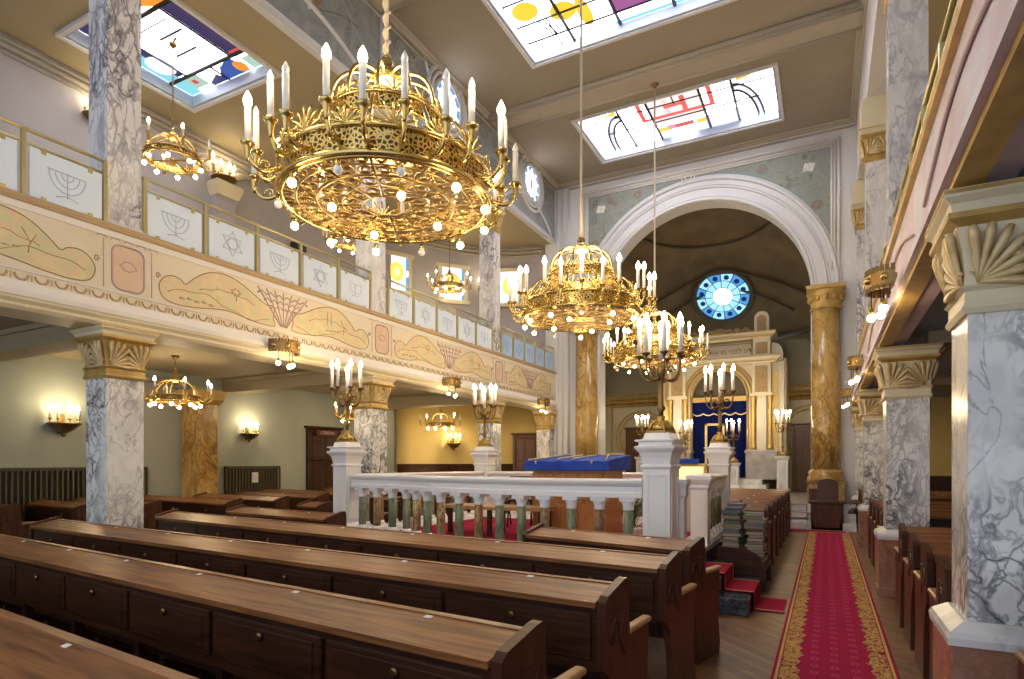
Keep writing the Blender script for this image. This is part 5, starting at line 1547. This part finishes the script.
# ================================================================== BOOK STACKS
t=thing('book_bench','dark low bench end carrying the piles of prayer books','bench',(-1.0,8.95,0))
b=MB(); b.prism([(-.3,0),(.3,0),(.3,.3),(.22,.46),(.05,.55),(-.3,.56)],lambda a,c,d:(a,d,c),-.46,-.40); obj('end_panel',b,M['wood'],t)
b=MB(); b.prism([(-.3,0),(.3,0),(.3,.3),(.22,.46),(.05,.55),(-.3,.56)],lambda a,c,d:(a,d,c),.42,.48); obj('end_panel',b,M['wood'],t)
b=MB(); b.bx(-.3,.3,-.40,.42,.26,.30); obj('seat',b,M['wood'],t)
bookc=[(.10,.13,.12),(.20,.18,.14),(.05,.06,.09),(.24,.21,.15),(.09,.05,.03),(.14,.16,.20),(.30,.28,.24),(.06,.10,.09)]
bmat=[simple('book_cover_%s'%w,c,.5) for w,c in zip(('grey_green','taupe','black','beige','brown','slate','cream','bottle'),bookc)]
cname=['grey green','taupe','black','beige','brown','slate blue','cream','bottle green']
page=simple('book_pages',(.42,.37,.27),.8)
rb=random.Random(11)
ords=['lowest','second','third','fourth','fifth','sixth','seventh','eighth','ninth','tenth','eleventh','twelfth','thirteenth','fourteenth','fifteenth','sixteenth','seventeenth','eighteenth','nineteenth','twentieth','twenty-first','twenty-second','twenty-third','twenty-fourth']
for sname,x,y,z0,z1 in (('near left',-1.145,8.78,.302,1.06),('near right',-.855,8.78,.302,.98),('far left',-1.145,9.14,.302,1.08),('far right',-.855,9.14,.302,.88)):
    z=z0;k=0
    while z<z1 and k<24:
        h=rb.uniform(.03,.052); w=rb.uniform(.095,.125); l=rb.uniform(.12,.145); ci=rb.randrange(8)
        lab='%s prayer book, %s from the bottom of the %s pile beside the steps'%(cname[ci],ords[k],sname)
        bk=thing('prayer_book',lab,'book',(x+rb.uniform(-.015,.015),y+rb.uniform(-.02,.02),z),rb.uniform(-.14,.14)+(0 if rb.random()<.7 else PI/2*0),'prayer books piled beside the steps')
        b=MB(); b.bx(-w,w,-l,l,0,.005); b.bx(-w,w,-l,l,h-.005,h); b.bx(-w,-w+.006,-l,l,.005,h-.005) if rb.random()<.35 else b.bx(-w,w,-l,-l+.006,.005,h-.005); obj('cover',b,bmat[ci],bk)
        b=MB(); b.bx(-w+.008,w-.006,-l+.008,l-.006,.006,h-.006); obj('pages',b,page,bk)
        z+=h+.0006;k+=1

# ================================================================== CARPET RUNNER
t=thing('carpet_runner','long crimson carpet runner with gold borders down the aisle','carpet',(.065,0,0))
ya,yb=-1.2,16.2; w=.45
b=MB(); b.bx(-w,w,ya,yb,.0,.012); obj('edge',b,M['carpet_red'],t)
b=MB(); b.bx(-w+.15,w-.15,ya,yb,.012,.0145); obj('field',b,M['carpet'],t)
b=MB()
for s in (-1,1):
    x0,x1=sorted((s*(w-.19),s*(w-.06))); 
    # wavy inner edge
    N=260; vs=[]
    for i in range(N+1):
        y=ya+(yb-ya)*i/N; xi=s*(w-.185+.022*sin(i*1.9)+.012*sin(i*.7)); vs += [(s*(w-.055),y,.0165),(xi,y,.0165)]
    fs=[(2*i,2*i+1,2*i+3,2*i+2) if s<0 else (2*i,2*i+2,2*i+3,2*i+1) for i in range(N)]
    b.add(vs,fs)
obj('border',b,M['carpet_gold'],t)
b=MB()
for s in (-1,1):
    x0,x1=sorted((s*(w-.045),s*(w-.025))); b.bx(x0,x1,ya,yb,.012,.0165)
obj('border_line',b,M['carpet_line'],t)
t=thing('cross_carpet','red carpet lying across the aisle end before the lectern','carpet',(-.2,16.65,0))
b=MB(); b.bx(-.58,.62,-.42,.10,0,.012); obj('pile',b,M['carpet_red'],t)
b=MB(); b.bx(-.58,.62,-.40,-.36,.012,.016); obj('border_line',b,M['carpet_line'],t)

# ================================================================== LECTERN & AISLE END THINGS
t=thing('aisle_lectern','dark brown wooden lectern at the far end of the carpet runner','lectern',(.02,17.0,0))
b=MB(); b.cbox(-.36,.36,-.2,.3,0,.66,.012); obj('body',b,M['wood_end'],t)
b=MB(); b.cbox(-.29,.29,-.215,-.2,.06,.5,.008); obj('panel',b,M['wood_end'],t)
b=MB(); b.cbox(-.40,.40,-.24,.32,.66,.72,.01); obj('top',b,M['wood'],t)
b=MB(); P=[(-.22,.72),(.26,.72),(.26,1.12)]+[(.02+.24*cos(PI*i/10),1.12+.16*sin(PI*i/10)) for i in range(1,10)]+[(-.22,1.12)]
b.prism(P,lambda a,c,d:(a,d+(c-.72)*.25,c),.0,.04); obj('slanted_rest',b,M['wood'],t)
t=thing('bookshelf','low shelf of white papers left of the aisle lectern','shelf',(-.62,17.05,0))
b=MB()
for z in (.1,.28,.46,.62): b.bx(-.2,.2,-.14,.14,z,z+.02)
b.bx(-.2,-.18,-.14,.14,0,.64); b.bx(.18,.2,-.14,.14,0,.64); obj('frame',b,M['grey_marble'],t)
b=MB()
for z in (.12,.30,.48): b.bx(-.17,.17,-.13,.12,z,z+.12)
obj('papers',b,M['tag'],t)
t=thing('black_bag','black bags heaped right of the aisle lectern','bag',(.62,17.45,0))
b=MB(); b.ball((0,0,.28),(.17,.16,.28),12,8); obj('body',b,M['black'],t)
b=MB(); b.tube([(-.1,0,.5),(-.06,0,.66),(.06,0,.66),(.1,0,.5)],.015,6); obj('handle',b,M['black'],t)
t=thing('side_chair','dark wooden chair standing past the black bag','chair',(-.2,17.62,.0))
b=MB(); b.cbox(-.2,.2,-.2,.2,.43,.47,.01); obj('seat',b,M['wood_end'],t)
b=MB(); b.cbox(-.2,.2,.17,.21,.6,1.0,.01); obj('backrest',b,M['wood_end'],t)
for sx in (-1,1):
    for sy in (-1,1):
        b=MB(); b.bx(sx*.18-.02,sx*.18+.02,sy*.18-.02,sy*.18+.02,0,.43 if sy<0 else 1.0); obj('leg',b,M['wood_end'],t)
# candelabra by the ark on white pedestals
GK='candelabra flanking the ark'
for x,y,z,l,ph in ((-1.22,20.9,.6,'right of the ark, clear of the steps',1.28),(-5.75,20.9,.6,'left of the ark, before the wall door',1.28),(-4.35,21.36,.775,'just left of the blue curtain',.90),(-2.75,21.36,.775,'just right of the blue curtain',.90)):
    t=thing('white_pedestal','white marble pedestal %s'%l,'pedestal',(x,y,z),0,'white pedestals before the ark')
    b=MB(); b.sq([(.22,.22,0),(.22,.22,.08),(.19,.19,.12),(.16,.16,.16),(.16,.16,ph-.12),(.2,.2,ph-.06),(.22,.22,ph)]); obj('shaft',b,M['stone_white'],t)
    b=MB(); b.bx(-.1,.1,-.17,-.155,.2,ph-.18); obj('panel_moulding',b,M['white_marble'],t)
    candelabra((x,y,z+ph),'slim candelabrum with lit candles %s'%l,GK,5,1.0,.22,.3,.026,30)

# ================================================================== SIDE FURNISHINGS
def radiator(x,y0,y1,label,h=1.6):
    t=thing('radiator_screen',label,'radiator',(x,(y0+y1)/2,0),R(90))
    L=(y1-y0)/2
    b=MB(); b.bx(-L,L,-.12,.0,h-.06,h); b.bx(-L,L,-.11,.0,0,.12); b.bx(-L,L,-.02,0,.1,h); obj('frame',b,M['radiator'],t)
    b=MB(); n=int(2*L/.085)
    for k in range(n+1):
        x_=-L+2*L*k/n; b.bx(x_-.014,x_+.014,-.11,-.06,.12,h-.06)
    obj('bars',b,M['rad_bar'],t)
radiator(-12.5,3.2,7.5,'dark barred radiator screen along the olive wall, nearest the camera')
radiator(-12.5,9.35,10.9,'dark barred radiator screen past the golden pier')
b=MB(); b.bx(-.09,.09,-.145,-.135,.95,1.2); o=link('paper_notice',b.mesh('paper_notice',[M['tag']]),None,(-12.49,10.1,.25)); o.rotation_euler=(0,0,R(90)); tag(o,'white paper notice on the far radiator screen','notice')
d=panel_door('door_3','dark door with a small red sign above, left of the front left post',(-12.41,12.4,0),R(84),.95,2.5,M['wood'],kind='structure')
t=thing('door_sign','small red sign with pale lettering above the dark door','sign',(-12.27,12.4,2.50),R(84))
b=MB(); b.cbox(-.36,.36,-.03,.0,-.08,.08,.006); obj('plate',b,M['sign'],t)
fc=bpy.data.curves.new('lettering','FONT'); fc.body='COREALI'; fc.size=.12; fc.align_x='CENTER'; fc.align_y='CENTER'; fc.extrude=.003; fc.materials.append(M['sign_txt'])
o=bpy.data.objects.new('lettering',fc); COL.objects.link(o); o.parent=t; o.location=(0,-.034,0); o.rotation_euler=(R(90),0,0); tomesh(o)
panel_door('door_4','brown door in the yellow end wall near the last left column',(-8.95,18.2,0),R(12),.74,2.5,M['wood_door'],kind='structure')
# arched niche on the wing wall
b=MB(); P=[(-.75,.3),(.75,.3),(.75,2.6)]+[(.75*cos(PI*i/16),2.6+.75*sin(PI*i/16)) for i in range(1,16)]+[(-.75,2.6)]
b.prism(P,lambda a,c,d:(d,a,c),0,.03); 
for r_ in (.75,.85): b.tube([(.03,r_,.3),(.03,r_,2.6)]+[(.03,r_*cos(PI*i/16),2.6+r_*sin(PI*i/16)) for i in range(1,16)]+[(.03,-r_,2.6),(.03,-r_,.3)],.03,6)
struct('trim_30',b,simple('niche_grey',(.36,.38,.35),.7),'blind arched niche in the wall left of the golden pier','niche',loc=(-12.5,7.75,0))

# ================================================================== LIGHT & VIEW
w=bpy.data.worlds.new('world'); sc.world=w; w.use_nodes=True
bg=w.node_tree.nodes['Background']; bg.inputs['Color'].default_value=(.80,.88,1.0,1); bg.inputs['Strength'].default_value=.85
sc.view_settings.view_transform='Standard'; sc.view_settings.look='None'; sc.view_settings.gamma=1; sc.view_settings.exposure=0.7
sc.view_settings.use_curve_mapping=False
sc.cycles.use_denoising=True
sc.cycles.max_bounces=6; sc.cycles.diffuse_bounces=4; sc.cycles.glossy_bounces=3
sc.cycles.sample_clamp_indirect=6
